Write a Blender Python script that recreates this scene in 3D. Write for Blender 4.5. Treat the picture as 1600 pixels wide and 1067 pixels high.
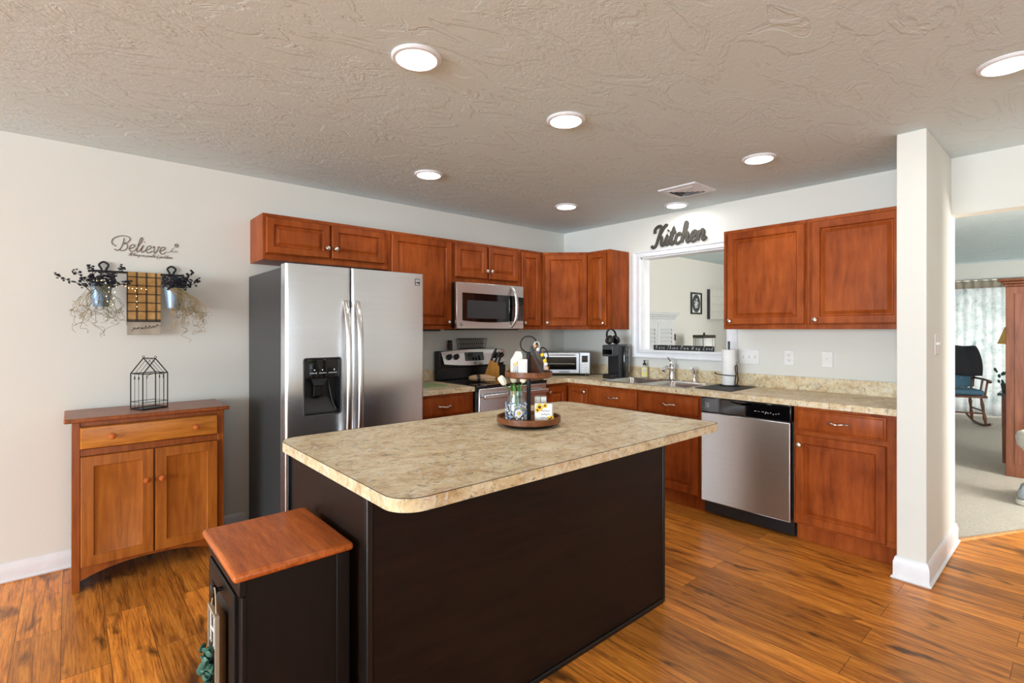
import bpy, math, random
from mathutils import Vector, Matrix
R = random.Random(7)
PI = math.pi
for o in list(bpy.data.objects): bpy.data.objects.remove(o)
SC = bpy.context.scene
COL = SC.collection

# ------------------------------------------------------------------ camera, world, exposure, daylight
cam = bpy.data.objects.new('camera', bpy.data.cameras.new('camera')); COL.objects.link(cam)
cam.location = (-4.1597, -3.8643, 1.3638)
cam.rotation_euler = (PI/2, 0, -0.71970)
cam.data.sensor_width = 36; cam.data.lens = 36*789.88/1600; cam.data.shift_y = -17.44/1600
cam.data.clip_start = .05
SC.camera = cam
SC.view_settings.view_transform = 'Standard'; SC.view_settings.look = 'None'
SC.view_settings.gamma = 1; SC.view_settings.use_curve_mapping = False
SC.view_settings.exposure = -0.13
SC.cycles.use_denoising = True
SC.cycles.max_bounces = 8; SC.cycles.diffuse_bounces = 5; SC.cycles.glossy_bounces = 4
SC.cycles.transparent_max_bounces = 16; SC.cycles.caustics_reflective = False; SC.cycles.caustics_refractive = False
SC.cycles.sample_clamp_indirect = 6
W = bpy.data.worlds.new('sky'); SC.world = W; W.use_nodes = True
_bg = W.node_tree.nodes['Background']; _bg.inputs[0].default_value = (.75, .86, 1, 1); _bg.inputs[1].default_value = .7

def srgb(r, g, b):
    f = lambda c: (c/255/12.92 if c/255 <= .04045 else ((c/255+.055)/1.055)**2.4)
    return (f(r), f(g), f(b), 1)

def area(name, loc, direction, sx, sy, power, col=(1, 1, 1), spread=PI, shape='RECTANGLE'):
    l = bpy.data.lights.new(name, 'AREA'); l.shape = shape; l.size = sx; l.size_y = sy
    l.energy = power; l.color = col; l.spread = spread
    o = bpy.data.objects.new(name, l); COL.objects.link(o); o.location = loc
    o.rotation_euler = Vector(direction).to_track_quat('-Z', 'Y').to_euler()
    return o
DAY = (.785, .905, 1.0)
DAY2 = (1.0, .975, .93)
# daylight through the windows of the two rooms (every one sits in a window opening built below)
area('daylight_dining_window', (-12.44, -3.7, 1.4), (1, .03, .34), 4.8, 1.8, 1040, DAY)
area('daylight_patio_door', (-4.3, -7.03, 1.15), (0, 1, .45), 2.3, 2.0, 62, DAY)
area('daylight_living_door', (6.78, -3.3, 1.1), (-1, 0, 0), 2.6, 2.0, 75, DAY2)
area('daylight_living_window', (1.05, -7.03, 1.4), (.14, 1, .02), 1.3, 1.4, 275, DAY2)
LIGHTS = [(-3.128, -2.116, 'round recessed ceiling light above the near left end of the island, largest in full view'),
          (-2.250, -2.103, 'round recessed ceiling light above the far right half of the island'),
          (-2.295, -.867, 'round recessed ceiling light in front of the refrigerator top'),
          (-.918, -.881, 'round recessed ceiling light nearest the corner of the two kitchen walls'),
          (-.241, -1.534, 'round recessed ceiling light beside the vent above the sink'),
          (-.916, -2.506, 'round recessed ceiling light in front of the two large wall cabinets'),
          (-1.312, -3.650, 'round recessed ceiling light cut by the picture edge near the white wall stub')]
LAMP_W = 3.2

# ------------------------------------------------------------------ materials
def newmat(name):
    m = bpy.data.materials.new(name); m.use_nodes = True
    nt = m.node_tree; b = nt.nodes['Principled BSDF']
    return m, nt, b
def N(nt, kind, **kw):
    n = nt.nodes.new(kind)
    for k, v in kw.items():
        if k in n.inputs.keys() if isinstance(k, str) else False: n.inputs[k].default_value = v
        else: setattr(n, k, v)
    return n
def lk(nt, a, b): nt.links.new(a, b)
def coords(nt, scale=(1, 1, 1), rot=(0, 0, 0), kind='Object', rnd=0):
    tc = N(nt, 'ShaderNodeTexCoord'); mp = N(nt, 'ShaderNodeMapping')
    mp.inputs['Scale'].default_value = scale; mp.inputs['Rotation'].default_value = rot
    lk(nt, tc.outputs[kind], mp.inputs['Vector'])
    if rnd:
        oi = N(nt, 'ShaderNodeObjectInfo'); ml = N(nt, 'ShaderNodeMath', operation='MULTIPLY'); ml.inputs[1].default_value = rnd
        lk(nt, oi.outputs['Random'], ml.inputs[0]); lk(nt, ml.outputs[0], mp.inputs['Location'])
    return mp.outputs['Vector']
def noise(nt, vec, scale, detail=4, rough=.55, dist=0):
    n = N(nt, 'ShaderNodeTexNoise'); n.inputs['Scale'].default_value = scale; n.inputs['Detail'].default_value = detail
    n.inputs['Roughness'].default_value = rough; n.inputs['Distortion'].default_value = dist
    if vec is not None: lk(nt, vec, n.inputs['Vector'])
    return n.outputs['Fac']
def ramp(nt, fac, stops):
    r = N(nt, 'ShaderNodeValToRGB'); el = r.color_ramp.elements
    while len(el) < len(stops): el.new(.5)
    for e, (p, c) in zip(el, stops): e.position = p; e.color = c
    lk(nt, fac, r.inputs['Fac']); return r.outputs['Color']
def mix(nt, a, b, fac, mode='MIX'):
    m = N(nt, 'ShaderNodeMix', data_type='RGBA', blend_type=mode)
    for s, v in ((m.inputs[6], a), (m.inputs[7], b), (m.inputs[0], fac)):
        if hasattr(v, 'is_output'): lk(nt, v, s)
        else: s.default_value = v
    return m.outputs[2]
def bump(nt, b, h, strength=.2, dist=.002):
    n = N(nt, 'ShaderNodeBump'); n.inputs['Strength'].default_value = strength; n.inputs['Distance'].default_value = dist
    lk(nt, h, n.inputs['Height']); lk(nt, n.outputs[0], b.inputs['Normal'])
def plain(name, c, rough=.5, metal=0, coat=0, spec=.5, emit=0, trans=0):
    m, nt, b = newmat(name)
    b.inputs['Base Color'].default_value = c; b.inputs['Roughness'].default_value = rough; b.inputs['Metallic'].default_value = metal
    b.inputs['Coat Weight'].default_value = coat; b.inputs['Specular IOR Level'].default_value = spec
    b.inputs['Transmission Weight'].default_value = trans
    if emit: b.inputs['Emission Color'].default_value = c; b.inputs['Emission Strength'].default_value = emit
    # faint procedural variation so that no surface is perfectly even
    if not emit and not trans:
        nz = noise(nt, coords(nt, rnd=9), 14, 3); v = ramp(nt, nz, [(.3, tuple(x*.93 for x in c[:3])+(1,)), (.7, c)])
        lk(nt, v, b.inputs['Base Color'])
    return m
def wood(name, dark, mid, light, scale=(9, 9, .7), rough=.32, coat=.25, streak=.5, blotch=.35, spec=.35):
    m, nt, b = newmat(name)
    v = coords(nt, scale, rnd=23); v2 = coords(nt, (1, 1, 1), rnd=11)
    g = noise(nt, v, 4.5, 8, .62, .35); base = ramp(nt, g, [(.28, dark), (.5, mid), (.74, light)])
    f = noise(nt, coords(nt, tuple(s*7 for s in scale[:2])+(scale[2]*2,), rnd=5), 6, 3)
    base = mix(nt, base, ramp(nt, f, [(.35, dark), (.6, light)]), .16*streak)
    bl = noise(nt, v2, 3.2, 3); base = mix(nt, base, ramp(nt, bl, [(.3, dark), (.65, light)]), blotch*.5)
    lk(nt, base, b.inputs['Base Color']); b.inputs['Roughness'].default_value = rough
    b.inputs['Coat Weight'].default_value = coat; b.inputs['Coat Roughness'].default_value = .22
    b.inputs['Specular IOR Level'].default_value = spec
    bump(nt, b, f, .05, .0008)
    return m
def steel(name, c=(.66, .66, .67, 1), rough=.30, axis='z', amount=.8, rot=0, bmp=.0):
    m, nt, b = newmat(name); b.inputs['Metallic'].default_value = 1; b.inputs['Roughness'].default_value = rough
    sc = {'z': (1.2, 1.2, 260), 'x': (260, 260, 1.2)}[axis]
    nz = noise(nt, coords(nt, sc), 2.5, 3)
    lk(nt, ramp(nt, nz, [(.3, tuple(x*.9 for x in c[:3])+(1,)), (.7, c)]), b.inputs['Base Color'])
    t = N(nt, 'ShaderNodeTangent', direction_type='RADIAL', axis='Z'); lk(nt, t.outputs[0], b.inputs['Tangent'])
    b.inputs['Anisotropic'].default_value = amount; b.inputs['Anisotropic Rotation'].default_value = rot
    return m

def wallpaint(name, c):
    m, nt, b = newmat(name); v = coords(nt)
    n1 = noise(nt, v, 1.1, 3); lk(nt, ramp(nt, n1, [(.3, tuple(x*.975 for x in c[:3])+(1,)), (.7, c)]), b.inputs['Base Color'])
    b.inputs['Roughness'].default_value = .7; b.inputs['Specular IOR Level'].default_value = .25
    bump(nt, b, noise(nt, v, 160, 3), .05, .001)
    return m
M = {}
M['wall'] = wallpaint('greige_wall_paint', srgb(224, 224, 217))
M['white_wall'] = wallpaint('living_wall_paint', srgb(232, 230, 224))
M['trim'] = plain('white_trim_paint', srgb(232, 234, 238), .35)
def ceiling_mat():
    m, nt, b = newmat('skip_trowel_ceiling'); v = coords(nt)
    c = srgb(219, 235, 240); n1 = noise(nt, v, .9, 3)
    lk(nt, ramp(nt, n1, [(.3, tuple(x*.97 for x in c[:3])+(1,)), (.7, c)]), b.inputs['Base Color'])
    b.inputs['Roughness'].default_value = .8; b.inputs['Specular IOR Level'].default_value = .2
    a = noise(nt, coords(nt, (1, 2.2, 1), (0, 0, .6)), 2.6, 6, .62, 1.4)
    r1 = ramp(nt, a, [(.49, (0, 0, 0, 1)), (.53, (1, 1, 1, 1))])
    f = noise(nt, v, 38, 4, .6, .8)
    mk = ramp(nt, noise(nt, v, 1.7, 3), [(.42, (0, 0, 0, 1)), (.62, (1, 1, 1, 1))])
    h = mix(nt, r1, ramp(nt, f, [(.4, (0, 0, 0, 1)), (.62, (1, 1, 1, 1))]), mix(nt, (.08, .08, .08, 1), (.34, .34, .34, 1), mk))
    bump(nt, b, h, .42, .006)
    return m
M['ceiling'] = ceiling_mat()
def floor_mat():
    m, nt, b = newmat('hickory_plank_floor')
    v = coords(nt, (1, 1, 1), (0, 0, PI/2))           # texture x runs along world y: planks lie along y
    br = N(nt, 'ShaderNodeTexBrick'); br.offset = .37; br.offset_frequency = 2; br.squash = 1
    br.inputs['Color1'].default_value = (0, 0, 0, 1); br.inputs['Color2'].default_value = (1, 1, 1, 1); br.inputs['Mortar'].default_value = (.5, .5, .5, 1)
    br.inputs['Scale'].default_value = 1; br.inputs['Brick Width'].default_value = 1.22; br.inputs['Row Height'].default_value = .155
    br.inputs['Mortar Size'].default_value = .0016; br.inputs['Mortar Smooth'].default_value = .3; br.inputs['Bias'].default_value = 0
    lk(nt, v, br.inputs['Vector'])
    sep = N(nt, 'ShaderNodeSeparateColor'); lk(nt, br.outputs['Color'], sep.inputs[0]); pid = sep.outputs[0]
    cmb = N(nt, 'ShaderNodeCombineXYZ'); k = N(nt, 'ShaderNodeMath', operation='MULTIPLY'); k.inputs[1].default_value = 37
    lk(nt, pid, k.inputs[0]); lk(nt, k.outputs[0], cmb.inputs[0]); lk(nt, k.outputs[0], cmb.inputs[2])
    def shifted(scale):
        mp = N(nt, 'ShaderNodeMapping'); mp.inputs['Scale'].default_value = scale; lk(nt, v, mp.inputs['Vector'])
        ad = N(nt, 'ShaderNodeVectorMath', operation='ADD'); lk(nt, mp.outputs[0], ad.inputs[0]); lk(nt, cmb.outputs[0], ad.inputs[1]); return ad.outputs[0]
    g = noise(nt, shifted((1.1, 13, 1)), 2.0, 9, .66, .5)
    base = ramp(nt, g, [(.22, srgb(66, 28, 8)), (.39, srgb(160, 84, 24)), (.53, srgb(222, 132, 42)), (.75, srgb(248, 170, 74))])
    f = noise(nt, shifted((2.6, 70, 1)), 2.5, 6, .66)
    base = mix(nt, base, ramp(nt, f, [(.38, srgb(64, 28, 8)), (.56, srgb(250, 176, 84))]), .32)
    kn = noise(nt, shifted((2.6, 7.5, 1)), 1.35, 3, .5, .6)
    base = mix(nt, base, srgb(52, 28, 14), ramp(nt, kn, [(.58, (0, 0, 0, 1)), (.72, (.85, .85, .85, 1))]))
    tone = ramp(nt, pid, [(0, (.72, .70, .68, 1)), (.5, (1.08, 1.06, 1.03, 1)), (1, (1.28, 1.26, 1.22, 1))])
    base = mix(nt, base, tone, 1, 'MULTIPLY')
    base = mix(nt, base, srgb(50, 28, 14), mix(nt, (0, 0, 0, 1), (.75, .75, .75, 1), br.outputs['Fac']))
    lk(nt, base, b.inputs['Base Color'])
    lk(nt, ramp(nt, f, [(.3, (.30, .30, .30, 1)), (.7, (.42, .42, .42, 1))]), b.inputs['Roughness'])
    b.inputs['Specular IOR Level'].default_value = .55
    inv = N(nt, 'ShaderNodeMath', operation='MULTIPLY_ADD'); inv.inputs[1].default_value = -1.4
    lk(nt, br.outputs['Fac'], inv.inputs[0]); lk(nt, f, inv.inputs[2])
    bump(nt, b, inv.outputs[0], .22, .0014)
    return m
M['floor'] = floor_mat()
def carpet_mat(name, c):
    m, nt, b = newmat(name); v = coords(nt)
    a = noise(nt, v, 130, 3); d = noise(nt, coords(nt, (1, 3, 1), (0, 0, .5)), 4, 4)
    col = ramp(nt, a, [(.3, tuple(x*.7 for x in c[:3])+(1,)), (.7, c)])
    lk(nt, mix(nt, col, tuple(x*.78 for x in c[:3])+(1,), ramp(nt, d, [(.45, (0, 0, 0, 1)), (.7, (.6, .6, .6, 1))])), b.inputs['Base Color'])
    b.inputs['Roughness'].default_value = 1; b.inputs['Specular IOR Level'].default_value = .05
    bump(nt, b, a, .8, .006)
    return m
M['carpet'] = carpet_mat('beige_carpet', srgb(216, 206, 192))
M['plush'] = carpet_mat('cream_plush', srgb(226, 220, 208))
M['greyplush'] = carpet_mat('grey_plush', srgb(176, 184, 190))
CH_D, CH_M, CH_L = srgb(94, 37, 10), srgb(142, 64, 22), srgb(178, 93, 40)
M['cherry'] = wood('cherry_cabinet_wood', CH_D, CH_M, CH_L, (5, 5, .8), .38, .02, .5, .75, .12)
M['cherry_side'] = wood('cherry_side_panel', CH_D, CH_M, CH_L, (9, 9, .5), .38, .2, .9, .4)
M['buffet'] = wood('honey_cherry_wood', srgb(118, 56, 14), srgb(166, 92, 30), srgb(194, 118, 46), (8, 8, .7), .36, .2, .7, .5)
M['buffet_h'] = wood('honey_cherry_crosswise', srgb(150, 82, 24), srgb(190, 116, 40), srgb(214, 140, 58), (.8, 8, 8), .36, .2, .7, .3)
M['buffet_frame'] = wood('honey_cherry_frame', srgb(100, 44, 12), srgb(144, 72, 22), srgb(170, 94, 34), (9, 9, .7), .38, .2, .7, .4)
M['bin_top'] = wood('stained_oak_lid', srgb(122, 50, 14), srgb(184, 90, 34), srgb(222, 128, 62), (11, 1.1, 10), .36, .06, 1.4, .3, .3)
M['espresso'] = wood('espresso_veneer', srgb(14, 9, 7), srgb(25, 15, 12), srgb(40, 25, 18), (.8, 6, 7), .45, .0, .5, .45, .22)
M['espresso_trim'] = plain('espresso_trim_paint', srgb(14, 12, 12), .4)
M['bin'] = wood('dark_painted_wood', srgb(15, 11, 10), srgb(22, 16, 14), srgb(29, 21, 19), (6, 6, 1), .45, .0, .2, .3, .22)
M['oak'] = wood('oak_hutch_wood', srgb(84, 42, 24), srgb(124, 70, 44), srgb(152, 96, 66), (7, 7, .55), .45, .1, .9, .3)
M['rockwood'] = wood('dark_rocker_wood', srgb(60, 32, 20), srgb(96, 56, 34), srgb(120, 76, 50), (6, 6, 1), .45, .1)
M['tray'] = wood('acacia_tray_wood', srgb(70, 36, 16), srgb(118, 66, 32), srgb(150, 92, 48), (2, 14, 8), .45, .1, .9, .4)
M['block'] = wood('maple_knife_block', srgb(180, 112, 30), srgb(212, 146, 48), srgb(228, 166, 66), (9, 9, 1), .4, .15)
def laminate():
    m, nt, b = newmat('beige_stone_laminate')
    v = coords(nt, (1, 1, 1), (0, 0, .5)); vs = coords(nt, (1, 1.6, 1.4), (0, 0, .4))
    a = noise(nt, vs, 7, 8, .70, .9)
    base = ramp(nt, a, [(.28, srgb(182, 154, 108)), (.44, srgb(212, 190, 148)), (.56, srgb(228, 211, 174)), (.75, srgb(236, 226, 202))])
    o = noise(nt, v, 11, 6, .65, .6); base = mix(nt, base, srgb(186, 138, 84), ramp(nt, o, [(.52, (0, 0, 0, 1)), (.68, (.6, .6, .6, 1))]))
    s = noise(nt, vs, 30, 9, .78, 1.2); base = mix(nt, base, srgb(100, 86, 64), ramp(nt, s, [(.545, (0, 0, 0, 1)), (.63, (.8, .8, .8, 1))]))
    s2 = noise(nt, v, 13, 9, .8, 1.6); base = mix(nt, base, srgb(112, 92, 62), ramp(nt, s2, [(.555, (0, 0, 0, 1)), (.62, (.75, .75, .75, 1))]))
    w = noise(nt, v, 34, 7, .7, .6); base = mix(nt, base, srgb(226, 226, 218), ramp(nt, w, [(.53, (0, 0, 0, 1)), (.64, (.75, .75, .75, 1))]))
    lk(nt, base, b.inputs['Base Color']); b.inputs['Roughness'].default_value = .38
    return m
M['laminate'] = laminate()
M['steel'] = steel('brushed_stainless', (.76, .77, .78, 1), .26)
M['steel_dw'] = steel('brushed_stainless_door', (.66, .67, .68, 1), .38, amount=.97, rot=.25)
M['steel_dark'] = steel('dark_stainless', (.42, .42, .43, 1), .3)
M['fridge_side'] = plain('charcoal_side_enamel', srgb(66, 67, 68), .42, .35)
M['nickel'] = plain('brushed_nickel', (.72, .66, .60, 1), .28, 1)
M['chrome'] = plain('chrome', (.8, .8, .82, 1), .09, 1)
M['sinksteel'] = plain('satin_sink_steel', (.66, .65, .63, 1), .24, 1)
M['black'] = plain('black_plastic', srgb(22, 22, 24), .35)
M['gloss'] = plain('black_gloss_glass', srgb(10, 10, 12), .06, 0, .4)
M['darkgrey'] = plain('dark_grey_plastic', srgb(58, 60, 64), .4)
M['iron'] = plain('wrought_iron', srgb(28, 28, 30), .5, .3)
M['white'] = plain('white_plastic', srgb(236, 236, 234), .35)
M['offwhite'] = plain('offwhite_ceramic', srgb(232, 230, 222), .4)
M['lettering'] = plain('dark_grey_metal_letters', srgb(74, 70, 64), .75, 0, 0, .2)
M['decal'] = plain('taupe_vinyl', srgb(112, 100, 88), .6)
M['mark'] = plain('pale_print', srgb(205, 206, 206), .5)
M['darkmark'] = plain('dark_print', srgb(24, 24, 26), .5)
M['chalk'] = plain('chalk_white', srgb(225, 225, 222), .7)
M['slate'] = plain('chalkboard_black', srgb(26, 26, 27), .6)
M['paper'] = plain('paper_towel_white', srgb(240, 240, 238), .9)
M['green'] = plain('leaf_green', srgb(74, 128, 48), .5)
M['dkgreen'] = plain('eucalyptus_green', srgb(60, 108, 92), .5)
M['petal'] = plain('cream_petal', srgb(240, 234, 214), .5)
M['yellow'] = plain('bright_yellow', srgb(240, 190, 40), .5)
M['brown'] = plain('seed_brown', srgb(74, 42, 18), .6)
M['blueprint'] = plain('blue_grey_print', srgb(112, 136, 176), .5)
M['berry'] = plain('blue_black_berry', srgb(26, 30, 40), .45)
M['twig'] = plain('dry_twig', srgb(54, 44, 36), .7)
M['vine'] = plain('dried_vine_green', srgb(110, 108, 74), .7)
M['vinetan'] = plain('dried_vine_tan', srgb(176, 148, 96), .7)
M['zinc'] = plain('galvanized_blue_zinc', srgb(140, 168, 196), .4, .55)
M['bulb'] = plain('warm_fairy_bulb', (1, .74, .38, 1), .4, emit=5)
M['towelgreen'] = plain('sage_board', srgb(150, 168, 120), .5)
M['rope'] = plain('jute_twine', srgb(196, 170, 130), .9)
M['weathered'] = plain('weathered_frame_wood', srgb(170, 150, 126), .7)
M['shade'] = plain('tan_lamp_shade', srgb(226, 178, 98), .8)
M['bluecush'] = plain('teal_chair_cushion', srgb(70, 104, 126), .9)
M['blanket'] = plain('black_throw', srgb(26, 26, 32), .85)
M['armoire'] = plain('white_painted_armoire', srgb(206, 209, 212), .45)
M['leather'] = plain('headphone_black', srgb(18, 18, 20), .5)
M['orange'] = plain('peach_bead', srgb(222, 160, 112), .6)
M['purple'] = plain('violet_bead', srgb(58, 36, 84), .5)
M['mitt'] = plain('tan_quilted_cotton', srgb(190, 156, 118), .9)
M['cream'] = plain('pale_yellow_label', srgb(236, 222, 130), .5)
M['soap'] = plain('pale_yellow_soap', srgb(214, 206, 176), .25)
M['threshold'] = wood('light_oak_threshold', srgb(176, 118, 66), srgb(206, 150, 94), srgb(222, 172, 118), (8, 8, 1), .35, .2)
def emitter(name, c, s):
    m, nt, b = newmat(name); e = N(nt, 'ShaderNodeEmission'); e.inputs[0].default_value = c; e.inputs[1].default_value = s
    lk(nt, e.outputs[0], nt.nodes['Material Output'].inputs[0]); return m
M['diffuser'] = emitter('lit_led_diffuser', (1, .97, .92, 1), 6)
M['led'] = emitter('white_indicator', (.8, .95, 1, 1), 3)
def glass_mat(name, tint=(1, 1, 1, 1), fac=.14):
    m, nt, b = newmat(name); t = N(nt, 'ShaderNodeBsdfTransparent'); t.inputs[0].default_value = tint
    g = N(nt, 'ShaderNodeBsdfGlossy'); g.inputs['Roughness'].default_value = .03
    lw = N(nt, 'ShaderNodeLayerWeight'); lw.inputs[0].default_value = .35
    mm = N(nt, 'ShaderNodeMath', operation='MULTIPLY_ADD'); mm.inputs[1].default_value = .6; mm.inputs[2].default_value = fac*.4; lk(nt, lw.outputs['Fresnel'], mm.inputs[0])
    mx = N(nt, 'ShaderNodeMixShader'); lk(nt, mm.outputs[0], mx.inputs[0]); lk(nt, t.outputs[0], mx.inputs[1]); lk(nt, g.outputs[0], mx.inputs[2])
    lk(nt, mx.outputs[0], nt.nodes['Material Output'].inputs[0]); return m
M['glass'] = glass_mat('clear_glass')
M['jar'] = glass_mat('jar_glass', (.93, .96, .98, 1), .2)
M['wirebasket'] = M['iron']
def curtain_mat():
    m, nt, b = newmat('floral_sheer_curtain')
    a = noise(nt, coords(nt), 9, 6, .7, .6); c = noise(nt, coords(nt), 26, 5, .7)
    col = ramp(nt, a, [(.42, srgb(238, 240, 240)), (.58, srgb(220, 226, 226)), (.72, srgb(168, 184, 184))])
    col = mix(nt, col, srgb(176, 190, 170), ramp(nt, c, [(.56, (0, 0, 0, 1)), (.68, (.6, .6, .6, 1))]))
    d = N(nt, 'ShaderNodeBsdfDiffuse'); t = N(nt, 'ShaderNodeBsdfTranslucent'); lk(nt, col, d.inputs[0]); lk(nt, col, t.inputs[0])
    mx = N(nt, 'ShaderNodeMixShader'); mx.inputs[0].default_value = .45; lk(nt, d.outputs[0], mx.inputs[1]); lk(nt, t.outputs[0], mx.inputs[2])
    lk(nt, mx.outputs[0], nt.nodes['Material Output'].inputs[0]); return m
M['curtain'] = curtain_mat()
def plaid():
    m, nt, b = newmat('yellow_black_plaid')
    tc = N(nt, 'ShaderNodeTexCoord'); sp = N(nt, 'ShaderNodeSeparateXYZ'); lk(nt, tc.outputs['Object'], sp.inputs[0])
    def band(out, period, width, off):
        a = N(nt, 'ShaderNodeMath', operation='MULTIPLY_ADD'); a.inputs[1].default_value = 1/period; a.inputs[2].default_value = off; lk(nt, out, a.inputs[0])
        f = N(nt, 'ShaderNodeMath', operation='FRACT'); lk(nt, a.outputs[0], f.inputs[0])
        l = N(nt, 'ShaderNodeMath', operation='LESS_THAN'); l.inputs[1].default_value = width; lk(nt, f.outputs[0], l.inputs[0]); return l.outputs[0]
    vx = band(sp.outputs[0], .048, .22, .12); vz = band(sp.outputs[2], .052, .16, .3)
    n1 = noise(nt, tc.outputs['Object'], 30, 3)
    base = ramp(nt, n1, [(.3, srgb(182, 138, 76)), (.7, srgb(208, 172, 114))])
    base = mix(nt, base, srgb(58, 48, 48), mix(nt, (0, 0, 0, 1), (.85, .85, .85, 1), vx)); base = mix(nt, base, srgb(48, 40, 42), mix(nt, (0, 0, 0, 1), (.8, .8, .8, 1), vz))
    lk(nt, base, b.inputs['Base Color']); b.inputs['Roughness'].default_value = .95; return m
M['plaid'] = plaid()
M['linen'] = plain('grey_linen_band', srgb(178, 168, 152), .95)

# ------------------------------------------------------------------ mesh helpers
class MB:
    def __init__(s): s.v = []; s.f = []
    def add(s, vs, fs, mtx=None):
        n = len(s.v)
        s.v += [tuple(mtx @ Vector(p)) for p in vs] if mtx else [tuple(p) for p in vs]
        s.f += [tuple(i+n for i in f) for f in fs]; return s
    def box(s, x0, x1, y0, y1, z0, z1, mtx=None):
        if x0 > x1: x0, x1 = x1, x0
        if y0 > y1: y0, y1 = y1, y0
        if z0 > z1: z0, z1 = z1, z0
        return s.add([(x0, y0, z0), (x1, y0, z0), (x1, y1, z0), (x0, y1, z0), (x0, y0, z1), (x1, y0, z1), (x1, y1, z1), (x0, y1, z1)],
                     [(0, 3, 2, 1), (4, 5, 6, 7), (0, 1, 5, 4), (1, 2, 6, 5), (2, 3, 7, 6), (3, 0, 4, 7)], mtx)
    def prism(s, poly, z0, z1, mtx=None):        # poly counter-clockwise in xy
        n = len(poly)
        vs = [(x, y, z0) for x, y in poly]+[(x, y, z1) for x, y in poly]
        fs = [tuple(range(n-1, -1, -1)), tuple(range(n, 2*n))]+[(i, (i+1) % n, (i+1) % n+n, i+n) for i in range(n)]
        return s.add(vs, fs, mtx)
    def lathe(s, prof, seg=20, c=(0, 0, 0), mtx=None):   # prof: (r, z) bottom to top
        vs = []; fs = []
        for r, z in prof:
            for k in range(seg):
                a = 2*PI*k/seg; vs.append((c[0]+r*math.cos(a), c[1]+r*math.sin(a), c[2]+z))
        for i in range(len(prof)-1):
            for k in range(seg):
                k2 = (k+1) % seg; fs.append((i*seg+k, i*seg+k2, (i+1)*seg+k2, (i+1)*seg+k))
        fs.append(tuple(range(seg-1, -1, -1))); fs.append(tuple((len(prof)-1)*seg+k for k in range(seg)))
        return s.add(vs, fs, mtx)
    def ball(s, c, r, seg=10, ring=6, sc=(1, 1, 1), mtx=None):
        prof = [(max(1e-4, r*math.sin(PI*i/ring)), -r*math.cos(PI*i/ring)) for i in range(ring+1)]
        t = Matrix.Translation(c) @ Matrix.Diagonal((*sc, 1))
        return s.lathe(prof, seg, (0, 0, 0), (mtx @ t) if mtx else t)
    def tube(s, pts, r, seg=8, closed=False, mtx=None, flat=None):
        P = [Vector(p) for p in pts]; n = len(P)
        rr = r if isinstance(r, (list, tuple)) else [r]*n
        vs = []; fs = []; up = None
        for i in range(n):
            a = P[(i-1) % n] if (closed or i > 0) else P[i]; b = P[(i+1) % n] if (closed or i < n-1) else P[i]
            t = (b-a); t = t.normalized() if t.length > 1e-9 else Vector((0, 0, 1))
            if up is None:
                up = Vector((0, 0, 1)) if abs(t.z) < .9 else Vector((1, 0, 0))
            u = up-t*up.dot(t); u = u.normalized() if u.length > 1e-6 else t.orthogonal().normalized()
            up = u; w = t.cross(u)
            for k in range(seg):
                q = 2*PI*k/seg+PI/seg; d = (u*math.cos(q)+w*math.sin(q))*rr[i]
                if flat: d = Vector((d.x*flat[0], d.y*flat[1], d.z*flat[2]))
                vs.append(P[i]+d)
        m = n if closed else n-1
        for i in range(m):
            for k in range(seg):
                i2 = (i+1) % n; k2 = (k+1) % seg
                fs.append((i*seg+k, i*seg+k2, i2*seg+k2, i2*seg+k))
        if not closed: fs.append(tuple(range(seg-1, -1, -1))); fs.append(tuple((n-1)*seg+k for k in range(seg)))
        return s.add(vs, fs, mtx)
    def rings(s, x0, x1, z0, z1, prof, back):  # nested rectangles, face to -y. prof: (inset, y) outside to inside
        vs = []; fs = []; P = [(0, back)]+list(prof)
        for ins, y in P: vs += [(x0+ins, y, z0+ins), (x1-ins, y, z0+ins), (x1-ins, y, z1-ins), (x0+ins, y, z1-ins)]
        for i in range(len(P)-1):
            for k in range(4):
                k2 = (k+1) % 4; fs.append((i*4+k, i*4+k2, i*4+4+k2, i*4+4+k))
        e = (len(P)-1)*4; fs.append((e, e+1, e+2, e+3)); fs.append((3, 2, 1, 0))
        return s.add(vs, fs)
    def build(s, name, m, parent=None, loc=None, rot=None, bevel=0, smooth=35, seg=2):
        me = bpy.data.meshes.new(name); me.from_pydata(s.v, [], s.f); me.update()
        me.materials.append(M[m] if isinstance(m, str) else m)
        if smooth:
            me.polygons.foreach_set('use_smooth', [True]*len(me.polygons)); me.set_sharp_from_angle(angle=math.radians(smooth))
        o = bpy.data.objects.new(name, me); COL.objects.link(o)
        if parent: o.parent = parent
        if loc: o.location = loc
        if rot: o.rotation_euler = rot
        if bevel:
            b = o.modifiers.new('bevel', 'BEVEL'); b.width = bevel; b.segments = seg; b.limit_method = 'ANGLE'; b.angle_limit = math.radians(40); b.harden_normals = False
        return o
def tag(o, label, cat, group=None):
    o['label'] = label; o['category'] = cat
    if group: o['group'] = group
    return o
def thing(name, label, cat, loc=(0, 0, 0), rz=0, group=None):
    o = bpy.data.objects.new(name, None); o.empty_display_size = .05; COL.objects.link(o)
    o.location = loc; o.rotation_euler = (0, 0, rz); return tag(o, label, cat, group)
def struct(name, mb, m, bevel=0, parent=None):
    o = mb.build(name, m, parent, bevel=bevel)
    if not parent: o['kind'] = 'structure'
    return o
def copy_tree(o, parent=None):
    c = o.copy(); COL.objects.link(c); c.parent = parent
    for ch in list(o.children): copy_tree(ch, c)
    return c
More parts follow.
